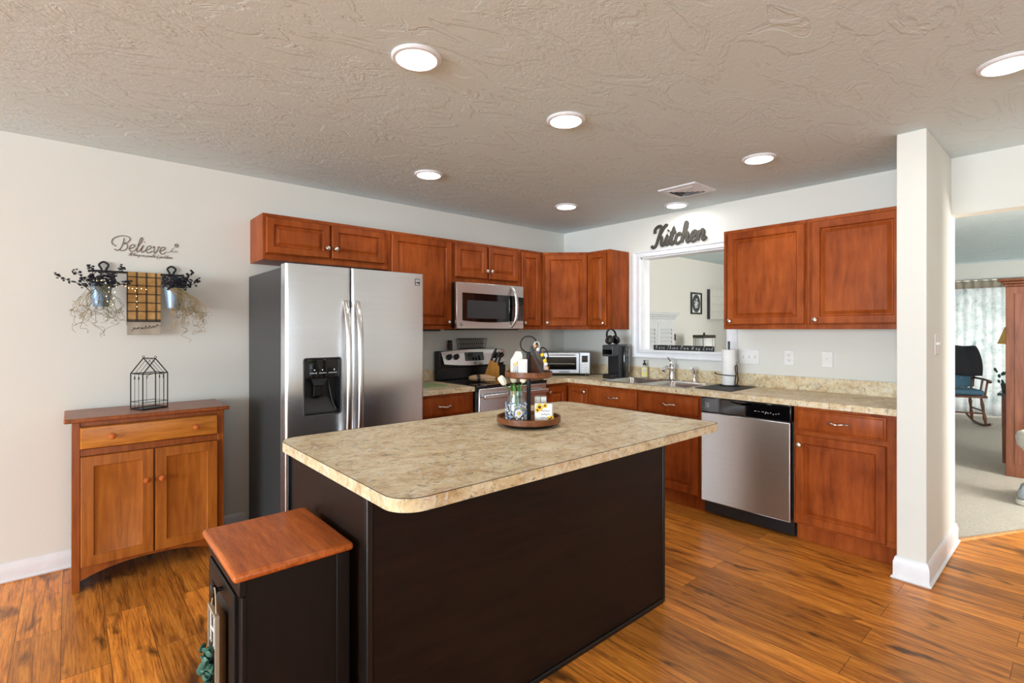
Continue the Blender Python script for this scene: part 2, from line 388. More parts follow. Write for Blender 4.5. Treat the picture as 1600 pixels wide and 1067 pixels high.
def spline(pts, n=6, closed=False):
    P = [Vector(p) for p in pts]; L = len(P); out = []
    rng = L if closed else L-1
    for i in range(rng):
        g = lambda k: P[k % L] if closed else P[min(max(k, 0), L-1)]
        p0, p1, p2, p3 = g(i-1), g(i), g(i+1), g(i+2)
        for j in range(n):
            t = j/n; out.append(.5*((2*p1)+(p2-p0)*t+(2*p0-5*p1+4*p2-p3)*t*t+(3*p1-p0-3*p2+p3)*t**3))
    if not closed: out.append(P[-1])
    return out
def circle(c, r, n=24, plane='xz', r2=None):
    r2 = r2 or r; out = []
    for k in range(n):
        a = 2*PI*k/n; u, w = r*math.cos(a), r2*math.sin(a)
        out.append({'xz': (c[0]+u, c[1], c[2]+w), 'xy': (c[0]+u, c[1]+w, c[2]), 'yz': (c[0], c[1]+u, c[2]+w)}[plane])
    return out
def rounded(x0, x1, y0, y1, r, n=6):
    out = []
    for cx, cy, a0 in ((x1-r, y0+r, -PI/2), (x1-r, y1-r, 0), (x0+r, y1-r, PI/2), (x0+r, y0+r, PI)):
        out += [(cx+r*math.cos(a0+PI/2*i/n), cy+r*math.sin(a0+PI/2*i/n)) for i in range(n+1)]
    return out
RB = -PI/2   # rotation of everything that backs onto the sink wall: local -y faces the room

# handwriting strokes, x-height 1
G = {
'e': ([[(0, .35), (.45, .55), (.6, .85), (.4, 1.), (.15, .8), (.1, .35), (.35, 0), (.65, .1), (.85, .35)]], .8),
'i': ([[(0, .3), (.22, 1), (.15, .3), (.3, 0), (.58, .3)], [(.2, 1.42), (.26, 1.5)]], .55),
't': ([[(0, .3), (.32, 1.7), (.2, .3), (.35, 0), (.62, .3)], [(-.05, 1.15), (.6, 1.22)]], .6),
'c': ([[(.62, .78), (.45, 1), (.15, .8), (.1, .3), (.35, 0), (.65, .12), (.85, .35)]], .78),
'h': ([[(0, .3), (.32, 1.4), (.3, 1.95), (.16, 1.8), (.1, 0)], [(.1, .4), (.35, .95), (.58, .9), (.58, .3), (.72, 0), (.95, .3)]], .92),
'n': ([[(0, .3), (.15, 1), (.1, 0)], [(.12, .5), (.38, 1), (.58, .8), (.56, .25), (.72, 0), (.95, .3)]], .92),
'l': ([[(0, .3), (.4, 1.5), (.38, 2), (.2, 1.85), (.12, .5), (.25, 0), (.52, .3)]], .5),
'v': ([[(0, .75), (.12, 1), (.22, .35), (.4, 0), (.62, .65), (.58, 1), (.85, .88)]], .8),
'a': ([[(.6, .8), (.35, 1), (.1, .6), (.15, .1), (.38, .05), (.6, .5), (.62, .95), (.6, .3), (.72, 0), (.92, .3)]], .88),
'o': ([[(.5, 1), (.15, .8), (.1, .25), (.35, 0), (.6, .3), (.55, .85), (.35, 1), (.9, .85)]], .82),
'w': ([[(0, .7), (.1, 1), (.15, .2), (.3, 0), (.48, .6), (.5, .2), (.68, 0), (.9, .7), (.85, 1), (1.1, .9)]], 1.05),
'y': ([[(0, .7), (.12, 1), (.15, .3), (.32, .1), (.55, .5), (.62, 1)], [(.62, 1), (.5, -.5), (.25, -.8), (.15, -.5), (.85, .3)]], .85),
'r': ([[(0, .3), (.2, 1.1), (.25, .9), (.5, .9), (.45, .3), (.58, 0), (.8, .3)]], .75),
'd': ([[(.6, .8), (.35, 1), (.1, .6), (.15, .1), (.38, .05), (.6, .5), (.72, 2), (.6, .3), (.72, 0), (.92, .3)]], .88),
's': ([[(0, .3), (.35, 1.05), (.45, .6), (.5, .2), (.25, 0), (.1, .12)], [(.3, 0), (.7, .3)]], .65),
'p': ([[(0, .3), (.2, 1), (.05, -.8)], [(.12, .6), (.4, 1), (.6, .7), (.5, .1), (.2, .05)], [(.4, .02), (.8, .3)]], .78),
'b': ([[(0, .3), (.35, 1.5), (.32, 2), (.15, 1.8), (.1, .2), (.35, 0), (.58, .4), (.5, .9), (.85, .85)]], .78),
'f': ([[(0, .3), (.4, 1.6), (.35, 2), (.2, 1.8), (.12, -.7), (.3, -.75), (.28, .1), (.65, .35)]], .6),
'u': ([[(0, .4), (.12, 1), (.12, .2), (.3, 0), (.52, .4), (.6, 1), (.56, .25), (.7, 0), (.92, .3)]], .88),
'g': ([[(.6, .8), (.35, 1), (.1, .6), (.15, .1), (.38, .05), (.6, .5), (.62, .95), (.5, -.5), (.22, -.75), (.2, -.45), (.9, .3)]], .85),
'K': ([[(-.05, 1.35), (-.1, 1.75), (.2, 2.02), (.62, 1.9), (.45, .8), (.3, .1), (0, -.12), (-.25, .1)], [(1.3, 1.95), (1.05, 2.0), (.55, 1.1)], [(.5, 1.05), (.85, .8), (.9, .2), (1.1, 0), (1.35, .3)]], 1.3),
'B': ([[(.55, 1.75), (.62, 1.2), (.5, .3), (.2, 0), (-.15, .18)], [(.0, .55), (-.55, .9), (-.55, 1.55), (.1, 2.0), (.85, 2.02), (1.25, 1.7), (1.05, 1.2), (.7, 1.05), (1.1, .9), (1.15, .35), (.75, 0), (.45, .12)]], 1.35),
'H': ([[(-.05, 1.3), (.1, 1.7), (.3, 1.9), (.25, .9), (.1, 0)], [(.95, 2), (.8, 1), (.8, .2), (.95, 0), (1.2, .3)], [(0, .95), (.9, 1.05)]], 1.2),
'A': ([[(-.1, .15), (.1, 0), (.5, 1.2), (.75, 2), (.75, .4), (.85, 0), (1.1, .3)], [(.15, .75), (.95, .8)]], 1.1),
'T': ([[(0, 1.6), (.15, 1.95), (.6, 1.8), (1.1, 2)], [(.65, 1.85), (.55, .5), (.3, 0), (.05, .15)]], .95),
'O': ([[(.7, 2), (.2, 1.6), (.05, .7), (.35, 0), (.85, .3), (1.05, 1.2), (.8, 1.9), (.55, 1.9), (.6, 1.5), (1.2, 1.6)]], 1.2),
'W': ([[(0, 1.7), (.15, 2), (.2, .6), (.4, 0), (.75, 1.3), (.75, .5), (.95, 0), (1.3, 1.2), (1.35, 2)]], 1.45),
'L': ([[(.9, 1.7), (.7, 2), (.45, 1.6), (.4, .5), (.1, .05), (.3, .15), (.75, 0), (1.1, .3)]], 1.05),
' ': ([], .55)}
def write(mb, text, size, r, slant=.22, depth=1, n=5, seg=6, track=1.0):
    """strokes in the local xz plane, front towards -y; returns the width"""
    x = 0
    for ch in text:
        st, adv = G[ch]
        for s in st:
            pts = [((x+px+slant*pz)*size, 0, pz*size) for px, pz in s]
            mb.tube(spline(pts, n), r, seg, flat=(1, depth, 1))
        x += adv*track
    return x*size

# ------------------------------------------------------------------ the room shell
H = 2.44
b = MB()   # wood floor: kitchen and dining side, with a diagonal end at the carpet
b.prism([(-12.5, -7.1), (.22, -7.1), (.95, -3.673), (.22, -3.31), (.14, -3.297), (.14, .0), (-12.5, .0)], -.05, 0)
struct('floor', b, 'floor')
b = MB(); b.prism([(.24, -7.1), (6.95, -7.1), (6.95, .2), (.14, .2), (.14, -3.2), (.24, -3.325), (.97, -3.688)], -.05, .004); struct('floor_carpet', b, 'carpet')
b = MB(); b.tube([(.14, -3.285, 0), (.215, -3.318, 0), (.955, -3.683, 0), (.23, -7.05, 0)], .022, 8, flat=(1, 1, .45)); struct('trim_threshold', b, 'threshold')
b = MB(); b.box(-12.6, 7.05, -7.2, .3, H, H+.1); struct('ceiling', b, 'ceiling')
b = MB(); b.box(-12.6, .0, 0, .12, -.05, H); struct('wall_back', b, 'wall')
b = MB(); b.box(.0, 7.05, .1, .22, -.05, H); struct('wall_living_back', b, 'white_wall')
# sink wall with the pass-through opening, and the header over the living room opening
OY0, OY1, OZ0, OZ1 = -1.868, -1.010, 1.172, 2.062
b = MB()
b.box(0, .13, OY1, .11, -.05, H); b.box(0, .13, -3.29, OY0, -.05, H); b.box(0, .13, OY0, OY1, -.05, OZ0); b.box(0, .13, OY0, OY1, OZ1, H)
struct('wall_sink', b, 'wall')
b = MB(); b.box(-.735, .13, -3.297, -3.167, 0, H); struct('wall_stub', b, 'wall', bevel=.004)
b = MB(); b.box(.0, .13, -4.15, -3.29, 2.085, H); b.box(.0, .13, -7.1, -4.15, -.05, H); struct('wall_opening', b, 'wall')  # unseen far side of the opening moved in to block window light from stub
# outer walls (behind the camera) with their window openings
def wall_with_hole(name, axis, at, lo, hi, h0, h1, z0, z1, m, sgn):
    b = MB()
    def bx(a0, a1, c0, c1):
        (b.box(at, at+sgn*.14, a0, a1, c0, c1) if axis == 'x' else b.box(a0, a1, at, at+sgn*.14, c0, c1))
    bx(lo, h0, -.05, H); bx(h1, hi, -.05, H); bx(h0, h1, z1, H)
    if z0 > 0: bx(h0, h1, -.05, z0)
    struct(name, b, m)
    f = MB(); t = .06
    def fx(a0, a1, c0, c1, q=.03):
        (f.box(at-sgn*.012, at+sgn*q, a0, a1, c0, c1) if axis == 'x' else f.box(a0, a1, at-sgn*.012, at+sgn*q, c0, c1))
    fx(h0-t, h0, z0-t, z1+t); fx(h1, h1+t, z0-t, z1+t); fx(h0, h1, z1, z1+t)
    if z0 > 0: fx(h0, h1, z0-t, z0)
    md = (h0+h1)/2; fx(md-.03, md+.03, max(z0, 0), z1)
    return f
struct('window_1', wall_with_hole('wall_left', 'x', -12.3, -7.1, .05, -6.2, -1.2, .4, 2.35, 'wall', -1), 'trim')
struct('door_1', wall_with_hole('wall_front', 'y', -6.9, -12.5, .05, -5.5, -3.1, 0, 2.1, 'wall', -1), 'trim')
struct('window_2', wall_with_hole('wall_living_front', 'y', -6.9, .13, 7.0, 0.35, 1.75, .7, 2.1, 'white_wall', -1), 'trim')
struct('door_2', wall_with_hole('wall_living_far', 'x', 6.8, -7.1, .2, -4.6, -2.0, 0, 2.1, 'white_wall', 1), 'trim')
# baseboards: moulded profile extruded
def baseboard(name, pts, side=1, h=.105):
    """pts: path on the floor along the wall, the room is to the left of the path (side=1)"""
    b = MB(); prof = [(0, 0), (.016, 0), (.024, .008), (.024, .012), (.014, .022), (.014, h-.03), (.010, h-.018), (.008, h-.008), (.003, h), (0, h)]
    P = [Vector((x, y, 0)) for x, y in pts]; n = len(P); vs = []; fs = []
    for i in range(n):
        d0 = (P[i]-P[i-1]).normalized() if i else (P[1]-P[0]).normalized(); d1 = (P[i+1]-P[i]).normalized() if i < n-1 else d0
        n0 = Vector((-d0.y, d0.x, 0))*side; n1 = Vector((-d1.y, d1.x, 0))*side; m = n0+n1; m = m/(m.length**2)*2
        for t, z in prof: vs.append(tuple(P[i]+m*t)[:2]+(z,))
    k = len(prof)
    for i in range(n-1):
        for j in range(k):
            j2 = (j+1) % k; fs.append((i*k+j, i*k+j2, (i+1)*k+j2, (i+1)*k+j))
    fs.append(tuple(range(k))); fs.append(tuple((n-1)*k+j for j in range(k-1, -1, -1)))
    b.add(vs, fs); return struct(name, b, 'trim')
baseboard('baseboard_back', [(-3.24, 0), (-12.3, 0)], 1)
baseboard('baseboard_stub', [(-.65, -3.167), (-.735, -3.167), (-.735, -3.297), (.13, -3.297), (.13, -3.2)], -1, .125)
baseboard('baseboard_living', [(6.8, -2.0), (6.8, .1), (.13, .1)], 1)
# pass-through casing: four mitred boards, jamb liner and stool
t = MB()
def casing_ring(b, o, i, steps):   # o, i: (y0, y1, z0, z1) outer / inner; steps: (fraction, depth)
    vs = []; fs = []
    for f, dpt in steps:
        y0, y1, z0, z1 = [o[k]+(i[k]-o[k])*f for k in range(4)]
        vs += [(-dpt, y0, z0), (-dpt, y1, z0), (-dpt, y1, z1), (-dpt, y0, z1)]
    for s in range(len(steps)-1):
        for k in range(4):
            k2 = (k+1) % 4; fs.append((s*4+k, s*4+k2, s*4+4+k2, s*4+4+k))
    b.add(vs, fs)
casing_ring(t, (-1.952, -.918, 1.098, 2.122), (OY0-.002, OY1+.002, OZ0-.002, OZ1+.002),
            [(0, -.001), (0, .014), (.10, .022), (.24, .020), (.34, .013), (.72, .011), (.82, .016), (.94, .014), (1, .004), (1, -.001)])
struct('trim_passthrough_casing', t, 'trim')
t = MB()
t.box(.002, .128, OY0, OY0+.012, OZ0, OZ1); t.box(.002, .128, OY1-.012, OY1, OZ0, OZ1); t.box(.002, .128, OY0, OY1, OZ1-.012, OZ1); t.box(.002, .128, OY0, OY1, OZ0, OZ0+.006)
struct('trim_passthrough_jamb', t, 'trim')

# ------------------------------------------------------------------ ceiling fittings
for i, (x, y, lab) in enumerate(LIGHTS):
    t = thing('recessed_ceiling_light', lab, 'ceiling light', (x, y, H), 0, 'recessed ceiling lights')
    b = MB(); b.lathe([(.083, -.012), (.092, -.011), (.098, -.004), (.098, .0)], 40); b.build('trim_ring', 'trim', t)
    b = MB(); b.lathe([(.001, -.0145), (.076, -.0145), (.080, -.0118), (.080, -.010)], 40); b.build('diffuser', 'diffuser', t)
    l = bpy.data.lights.new('lamp', 'AREA'); l.shape = 'DISK'; l.size = .15; l.energy = LAMP_W; l.color = (1, .985, .965); l.spread = PI
    o = bpy.data.objects.new('lamp', l); COL.objects.link(o); o.parent = t; o.location = (0, 0, -.02)
t = thing('ceiling_vent', 'white square louvred air vent set in the ceiling above the sink', 'vent', (-.60, -1.835, H))
b = MB(); b.rings(-.155, .155, -.155, .155, [(0, -.003), (.004, -.010), (.03, -.012), (.036, -.006)], 0)
f = b.build('frame', 'trim', t, rot=(PI/2, 0, 0))
b = MB(); b.box(-.125, .125, -.125, .125, -.0065, -.0045); b.build('duct', 'nickel', t)
for k in range(4):
    a, c = .122-.029*k, .122-.029*k-.021; b = MB(); vs = []; fs = []
    for h, z in ((a, -.0085), (c, -.019), (c, -.018), (a, -.0076)): vs += [(-h, -h, z), (h, -h, z), (h, h, z), (-h, h, z)]
    for i in range(4):
        for q in range(4): q2 = (q+1) % 4; i2 = (i+1) % 4; fs.append((i*4+q, i*4+q2, i2*4+q2, i2*4+q))
    b.add(vs, fs); b.build('louvre_ring', 'trim', t)

# ------------------------------------------------------------------ cabinets
def knob(parent, x, y, z, m='nickel', r=.0165):
    b = MB(); b.lathe([(.006, 0), (.006, .012), (r*.75, .016), (r, .021), (r*.94, .027), (r*.5, .031), (.001, .032)], 18, mtx=Matrix.Translation((x, y, z)) @ Matrix.Rotation(PI/2, 4, 'X'))
    return b.build('knob', m, parent)
def pull(parent, x, y, z, w=.105):
    b = MB(); pts = []; rr = []
    for k in range(25):
        u = k/24*2-1; pts.append((x+u*w/2, y-.026*(1-abs(u)**4)-.003, z-.003*math.cos(u*PI*1.5))); rr.append(.0042+.0026*abs(math.sin(u*PI*2.5))+(.003 if abs(u) > .86 else 0))
    b.tube(pts, rr, 10)
    for s in (-1, 1): b.ball((x+s*w/2, y-.003, z), .009, 10, 6, (1, .6, 1))
    return b.build('pull', 'nickel', parent)
RAISED = [(0, -.012), (.006, -.020), (.050, -.020), (.054, -.013), (.058, -.0085), (.064, -.0085), (.086, -.0195), (.090, -.0195)]
def raised_door(parent, x0, x1, z0, z1, y, kn=None, name='door', m='cherry', prof=None):
    b = MB(); w = min(x1-x0, z1-z0); k = min(1, w/.26)
    pr = [(i*(k if i > .01 else 1), d) for i, d in (prof or RAISED)]
    b.rings(x0, x1, z0, z1, [(i, d+y) for i, d in pr], y-.0004)
    d = b.build(name, m, parent, smooth=20)
    if kn: knob(d, kn[0], y-.019, kn[1])
    return d
SLAB = [(0, -.010), (.004, -.013), (.010, -.0145), (.016, -.019), (.020, -.020)]
def drawer(parent, x0, x1, z0, z1, y, handle=True, name='drawer_front'):
    b = MB(); b.rings(x0, x1, z0, z1, [(i, d+y) for i, d in SLAB], y-.0004)
    d = b.build(name, 'cherry', parent, smooth=20)
    if handle: pull(d, (x0+x1)/2, y-.019, (z0+z1)/2)
    return d
def carcass(w, d, h, stile=.02, rail=.03):
    b = MB(); b.box(0, w, -d+.018, -.002, 0, h)
    b.box(0, w, -d, -d+.018, h-rail, h); b.box(0, w, -d, -d+.018, 0, rail); b.box(0, stile, -d, -d+.018, rail, h-rail); b.box(w-stile, w, -d, -d+.018, rail, h-rail)
    b.box(stile, w-stile, -d+.004, -d+.02, rail, h-rail)
    return b
UP = 'cherry wall cabinets'
UZ, UH, UD = 1.372, .762, .305
def upper(label, loc, rz, w, z, h, doors):
    t = thing('wall_cabinet', label, 'cabinet', (*loc, z), rz, UP)
    carcass(w, UD, h).build('body', 'cherry', t, bevel=.0015)
    for x0, x1, kn in doors: raised_door(t, x0, x1, .036 if h > .5 else .042, h-.024, -UD, kn)
    return t
upper('short two door cherry wall cabinet hung above the refrigerator', (-3.207, 0), 0, .914, 1.829, .305, [(.018, .438, (.415, .112)), (.452, .866, (.476, .112))])
upper('single door cherry wall cabinet between refrigerator and microwave', (-2.291, 0), 0, .610, UZ, UH, [(.006, .561, (.525, .062))])
upper('short two door cherry wall cabinet directly above the microwave', (-1.679, 0), 0, .744, 1.778, .356, [(-.014+.002, .334, (.318, .11)), (.352, .704, (.371, .11))])
upper('narrow cherry wall cabinet right of the microwave on the refrigerator wall', (-.933, 0), 0, .298, UZ, UH, [(.006, .252, (.030, .062))])
upper('narrow cherry wall cabinet with exposed side panel beside the pass-through', (0, -.612), RB, .262, UZ, UH, [(.0, .226, (.202, .062))])
upper('left one of two large cherry wall cabinets, its door edge beside the pass-through', (0, -1.982), RB, .590, UZ, UH, [(.034, .583, (.060, .062))])
upper('right one of two large cherry wall cabinets, against the white wall stub', (0, -2.574), RB, .590, UZ, UH, [(.034, .548, (.060, .062))])
t = thing('corner_wall_cabinet', 'diagonal cherry wall cabinet filling the kitchen corner', 'cabinet', (0, 0, UZ), 0, UP)
b = MB(); b.prism([(-.002, -.002), (-.632, -.002), (-.632, -.305), (-.305, -.609), (-.002, -.609)], 0, UH); b.build('body', 'cherry', t, bevel=.0015)
dvec = Vector((-.305+.632, -.609+.305)); ang = math.atan2(dvec.y, dvec.x); dl = dvec.length
b = MB(); b.rings(.014, dl-.012, .034, UH-.024, RAISED, -.0004); d = b.build('door', 'cherry', t, loc=(-.632, -.305, 0), rot=(0, 0, ang), smooth=20); knob(d, .042, -.019, .066)

BZ = .876
def base_body(t, w, d=.61, kick=.115, kd=.055, m='cherry', hollow=False):
    b = MB()
    if hollow: b.box(0, .018, -d+.018, -.004, kick, BZ-.001); b.box(w-.018, w, -d+.018, -.004, kick, BZ-.001); b.box(.018, w-.018, -d+.018, -.004, kick, kick+.018)
    else: b.box(0, w, -d+.018, -.004, kick, BZ-.001)
    b.box(0, w, -d, -d+.018, BZ-.03, BZ-.001); b.box(0, w, -d, -d+.018, kick, kick+.03); b.box(0, .025, -d, -d+.018, kick+.03, BZ-.03); b.box(w-.025, w, -d, -d+.018, kick+.03, BZ-.03); b.box(.025, w-.025, -d+.003, -d+.02, kick+.03, BZ-.03)
    b.build('body', m, t, bevel=.0015)
    b = MB(); b.box(0, w, -d+kd, -d+kd+.02, .001, kick); b.build('toe_kick', 'cherry', t)
def base(label, loc, rz, w, hollow=False):
    t = thing('base_cabinet', label, 'cabinet', (*loc, 0), rz, 'cherry base cabinets'); base_body(t, w, hollow=hollow); return t
t = base('cherry base cabinet of drawers between refrigerator and range', (-2.288, 0), 0, .565)
for z0, z1 in ((.714, .852), (.42, .695), (.13, .405)): drawer(t, .02, .545, z0, z1, -.61)
t = thing('corner_base_cabinet', 'cherry corner base cabinet with two meeting doors under the toaster oven', 'cabinet', (0, 0, 0), 0, 'cherry base cabinets')
b = MB(); b.prism([(-.004, -.004), (-.93, -.004), (-.93, -.61), (-.61, -.61), (-.61, -.885), (-.004, -.885)], .115, BZ-.001); b.build('body', 'cherry', t, bevel=.0015)
b = MB(); b.prism([(-.004, -.004), (-.93, -.004), (-.93, -.555), (-.555, -.555), (-.555, -.885), (-.004, -.885)], .001, .1149); b.build('toe_kick', 'cherry', t)
raised_door(t, -.905, -.64, .13, .845, -.61, (-.88, .80))
b = MB(); b.rings(.64, .87, .13, .845, [(i*.88 if i > .01 else i, d-.61) for i, d in RAISED], -.6104); d = b.build('door', 'cherry', t, rot=(0, 0, RB), smooth=20); knob(d, .845, -.629, .806)
t = base('wide cherry sink base cabinet with two false drawer fronts and doors', (0, -.887), RB, 1.076, True)
drawer(t, .018, .510, .706, .855, -.61); drawer(t, .560, 1.054, .714, .855, -.61)
raised_door(t, .018, .510, .125, .690, -.61, (.485, .63)); raised_door(t, .560, 1.054, .125, .690, -.61, (.585, .63))
t = base('cherry base cabinet with one drawer and one door beside the dishwasher', (0, -2.600), RB, .562)
drawer(t, .012, .497, .722, .858, -.61); raised_door(t, .012, .497, .126, .692, -.61, (.040, .63))

# countertops: three separate runs of the same laminate
def slab_edges(b, poly, z0, z1): b.prism(poly, z0, z1)
b = MB(); b.box(-2.292, -1.722, -.637, -.004, BZ, .914); b.box(-2.292, -1.722, -.022, -.004, .9142, 1.014)
tag(b.build('countertop', 'laminate', bevel=.004), 'short beige stone laminate countertop between refrigerator and range', 'countertop')
b = MB(); sy0, sy1, sx0, sx1 = -1.815, -.985, -.575, -.075
b.box(-.933, -.637, -.637, -.004, BZ, .914)                               # run along the refrigerator wall
b.box(-.637, -.004, -.637, -.004, BZ, .914); b.box(-.637, -.004, sy1, -.637, BZ, .914)
b.box(-.637, sx0, sy0, sy1, BZ, .914); b.box(sx1, -.004, sy0, sy1, BZ, .914); b.box(-.637, -.004, -3.164, sy0, BZ, .914)
b.box(-.933, -.004, -.022, -.004, .9142, 1.014); b.box(-.022, -.004, -3.164, -.022, .9142, 1.014)
ct = b.build('countertop', 'laminate'); tag(ct, 'long L-shaped beige stone laminate countertop with backsplash and sink cutout', 'countertop')

# ------------------------------------------------------------------ appliances
def logo(parent, x, y, z, s=.022, rev=False):
    b = MB(); d, l = 'darkmark', 'mark'
    b.box(x-s*.5, x+s*.5, y-.0012, y, z-s*.62, z+s*.62); o = b.build('logo', l if rev else d, parent)
    b = MB(); q = s*.5
    for k in range(3): b.box(x-q*.1+k*q*.33, x+q*.12+k*q*.33, y-.002, y-.001, z+s*.02, z+s*.5)
    b.add([(x-q*.8, y-.002, z-s*.5), (x+q*.8, y-.002, z-s*.5), (x+q*.8, y-.002, z-s*.38), (x-q*.8, y-.002, z-s*.2)], [(0, 1, 2, 3)]); b.add([(x-q*.8, y-.002, z+.0), (x-q*.3, y-.002, z-s*.1), (x-q*.3, y-.002, z+s*.5), (x-q*.8, y-.002, z+s*.5)], [(0, 1, 2, 3)])
    b.build('logo_strokes', d if rev else l, o)
    return o
# refrigerator
FX0, FX1, FS = -3.224, -2.306, -2.832
t = thing('refrigerator', 'stainless side-by-side refrigerator with ice and water dispenser', 'refrigerator', (0, 0, 0))
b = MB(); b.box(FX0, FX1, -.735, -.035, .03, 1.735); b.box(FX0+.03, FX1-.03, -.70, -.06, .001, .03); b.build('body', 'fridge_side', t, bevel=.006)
b = MB(); b.box(FX0+.01, FX1-.01, -.775, -.7352, .015, .085); b.build('base_grille', 'black', t)
def fdoor(x0, x1, z0, z1, hole=None):
    b = MB(); r = .018; y0, y1 = -.742, -.822
    def sl(xa, xb, za, zb): b.box(xa, xb, y1, y0, za, zb)
    if not hole:
        b.prism(rounded(x0, x1, y1, y0, r), z0, z1)
    else:
        hx0, hx1, hz0, hz1 = hole
        b.prism([(x0, y0)]+[(x0+r*(1-math.cos(a)), y1+r*(1-math.sin(a))) for a in [PI/2*i/6 for i in range(7)]]+[(hx0, y1), (hx0, y0)], z0, z1)
        b.prism([(hx1, y0), (hx1, y1)]+[(x1-r+r*math.sin(a), y1+r*(1-math.cos(a))) for a in [PI/2*i/6 for i in range(7)]]+[(x1, y0)], z0, z1)
        b.box(hx0, hx1, y1, y0, z0, hz0); b.box(hx0, hx1, y1, y0, hz1, z1)
    return b
HO = (-3.121, -2.898, .856, 1.196)
dl_ = fdoor(FX0, FS-.004, .095, 1.752, HO).build('freezer_door', 'steel', t)
dr_ = fdoor(FS+.004, FX1, .095, 1.752).build('fridge_door', 'steel', t)
def fhandle(parent, x, s):
    b = MB(); pts = []
    for k in range(21):
        u = k/20*2-1; pts.append((x, -.826-.058*(1-u**4), 1.06+u*.485))
    b.tube(pts, .019, 12, flat=(.95, .6, 1)); b.build('handle', 'steel', parent)
fhandle(dl_, FS-.036, -1); fhandle(dr_, FS+.038, 1)
logo(dr_, FX1-.052, -.8225, 1.695, .036)
# dispenser
x0, x1, z0, z1 = HO
b = MB(); b.box(x0, x1, -.745, -.7425, z0, z1)                # rear wall, sides
b.box(x0, x0+.006, -.82, -.745, z0, z1); b.box(x1-.006, x1, -.82, -.745, z0, z1); b.box(x0, x1, -.82, -.745, z0, z0+.012); b.box(x0, x1, -.82, -.745, z1-.006, z1)
dsp = b.build('dispenser_niche', 'black', dl_)
b = MB(); b.tube([(p[0], -.8225, p[1]) for p in rounded(x0-.001, x1+.001, z0-.001, z1+.001, .016)], .004, 6, closed=True); b.build('dispenser_rim', 'darkgrey', dl_)
b = MB(); b.box(x0+.006, x1-.006, -.822, -.75, 1.075, z1-.006); pn = b.build('control_panel', 'gloss', dsp, bevel=.003)
b = MB()
for k in range(15):
    if k not in (4, 9): b.box(x0+.035+k*.0112, x0+.043+k*.0112, -.8232, -.8224, 1.105, 1.109+.002*(k % 2))
b.build('panel_legend', 'mark', pn)
for u in (.062, .110, .182): MB().box(x0+u-.002, x0+u+.002, -.8235, -.8224, 1.124, 1.128).build('indicator_light', 'led', pn)
b = MB(); cx = (x0+x1)/2-.012
b.add([(cx-.05, -.80, 1.072), (cx+.05, -.80, 1.072), (cx+.05, -.752, 1.072), (cx-.05, -.752, 1.072), (cx-.028, -.79, 1.03), (cx+.028, -.79, 1.03), (cx+.028, -.755, 1.03), (cx-.028, -.755, 1.03)], [(0, 1, 2, 3), (7, 6, 5, 4), (4, 5, 1, 0), (5, 6, 2, 1), (6, 7, 3, 2), (7, 4, 0, 3)])
b.build('chute', 'darkgrey', dsp, bevel=.003)
b = MB(); b.rings(cx-.026, cx+.026, .962, 1.03, [(0, -.772), (.004, -.775), (.007, -.770)], -.760); b.build('paddle', 'black', dsp)
b = MB(); b.add([(x0+.006, -.81, z0+.014), (x1-.006, -.81, z0+.014), (x1-.05, -.750, .96), (x0+.012, -.750, .96)], [(0, 1, 2, 3)]); b.add([(x0+.006, -.81, z0+.012), (x1-.006, -.81, z0+.012), (x1-.05, -.747, .96), (x0+.012, -.747, .96)], [(3, 2, 1, 0)]); b.build('splash_ramp', 'black', dsp)
b = MB(); b.tube([(x1-.05, -.752, 1.05), (x1-.038, -.78, .93), (x1-.022, -.806, z0+.022)], .0035, 6); b.build('water_tube', 'darkgrey', dsp)
b = MB(); b.box(x0+.03, x1-.03, -.815, -.76, z0+.012, z0+.018); b.build('drip_tray', 'darkgrey', dsp)
for x in (FX0+.06, FX1-.06): b = MB(); b.box(x-.04, x+.04, -.80, -.66, 1.7355, 1.757); b.build('hinge_cover', 'black', t, bevel=.006)

# over-the-range microwave
MX0, MX1, MZ0, MZ1 = -1.742, -.980, 1.377, 1.770
MX0, MX1 = -1.7386, -.982
t = thing('microwave', 'stainless over-the-range microwave mounted under a short cherry cabinet', 'microwave', (0, 0, 0))
b = MB(); b.box(-1.678, -.936, -.30, -.003, MZ0+.01, MZ1+.004); b.box(MX0+.004, MX1-.002, -.375, -.3265, MZ0+.004, MZ1-.001); b.box(-1.676, MX1-.002, -.33, -.29, MZ0+.008, MZ1-.001)
b.build('body', 'black', t, bevel=.003)
b = MB(); b.box(MX0, MX1, -.402, -.3752, MZ0, MZ1); dr = b.build('door', 'steel', t, bevel=.005)
b = MB(); pts = []
def arcwin(x0, x1, z0, z1, bulge, y, thick):
    n = 12; top = [(x0+(x1-x0)*k/n, z1-bulge*.4*(k/n)) for k in range(n+1)]; bot = [(x1-(x1-x0)*k/n, z0-bulge*(1-(2*k/n-1)**2)) for k in range(n+1)]
    poly = bot[::-1]+top[::-1]; m = MB(); m.prism(poly, 0, thick, Matrix.Translation((0, y, 0)) @ Matrix.Rotation(PI/2, 4, 'X')); return m
arcwin(MX0+.060, -1.095, 1.447, 1.682, .014, -.4025, .003).build('window', 'gloss', dr)
arcwin(MX0+.108, -1.205, 1.468, 1.620, .003, -.4058, .001).build('window_mesh', 'darkgrey', dr)
b = MB(); b.prism([(0, 0), (.112, 0), (.112, .215), (0, .222)], 0, .003, Matrix.Translation((-1.096, -.4024, 1.450)) @ Matrix.Rotation(PI/2, 4, 'X')); kp = b.build('control_panel', 'gloss', dr)
b = MB()
for r in range(9):
    for c in range(3): b.box(-1.072+c*.026, -1.058+c*.026, -.4062, -.4056, 1.470+r*.018, 1.477+r*.018)
b.build('keypad_print', 'darkgrey', kp)
b = MB(); pts = []
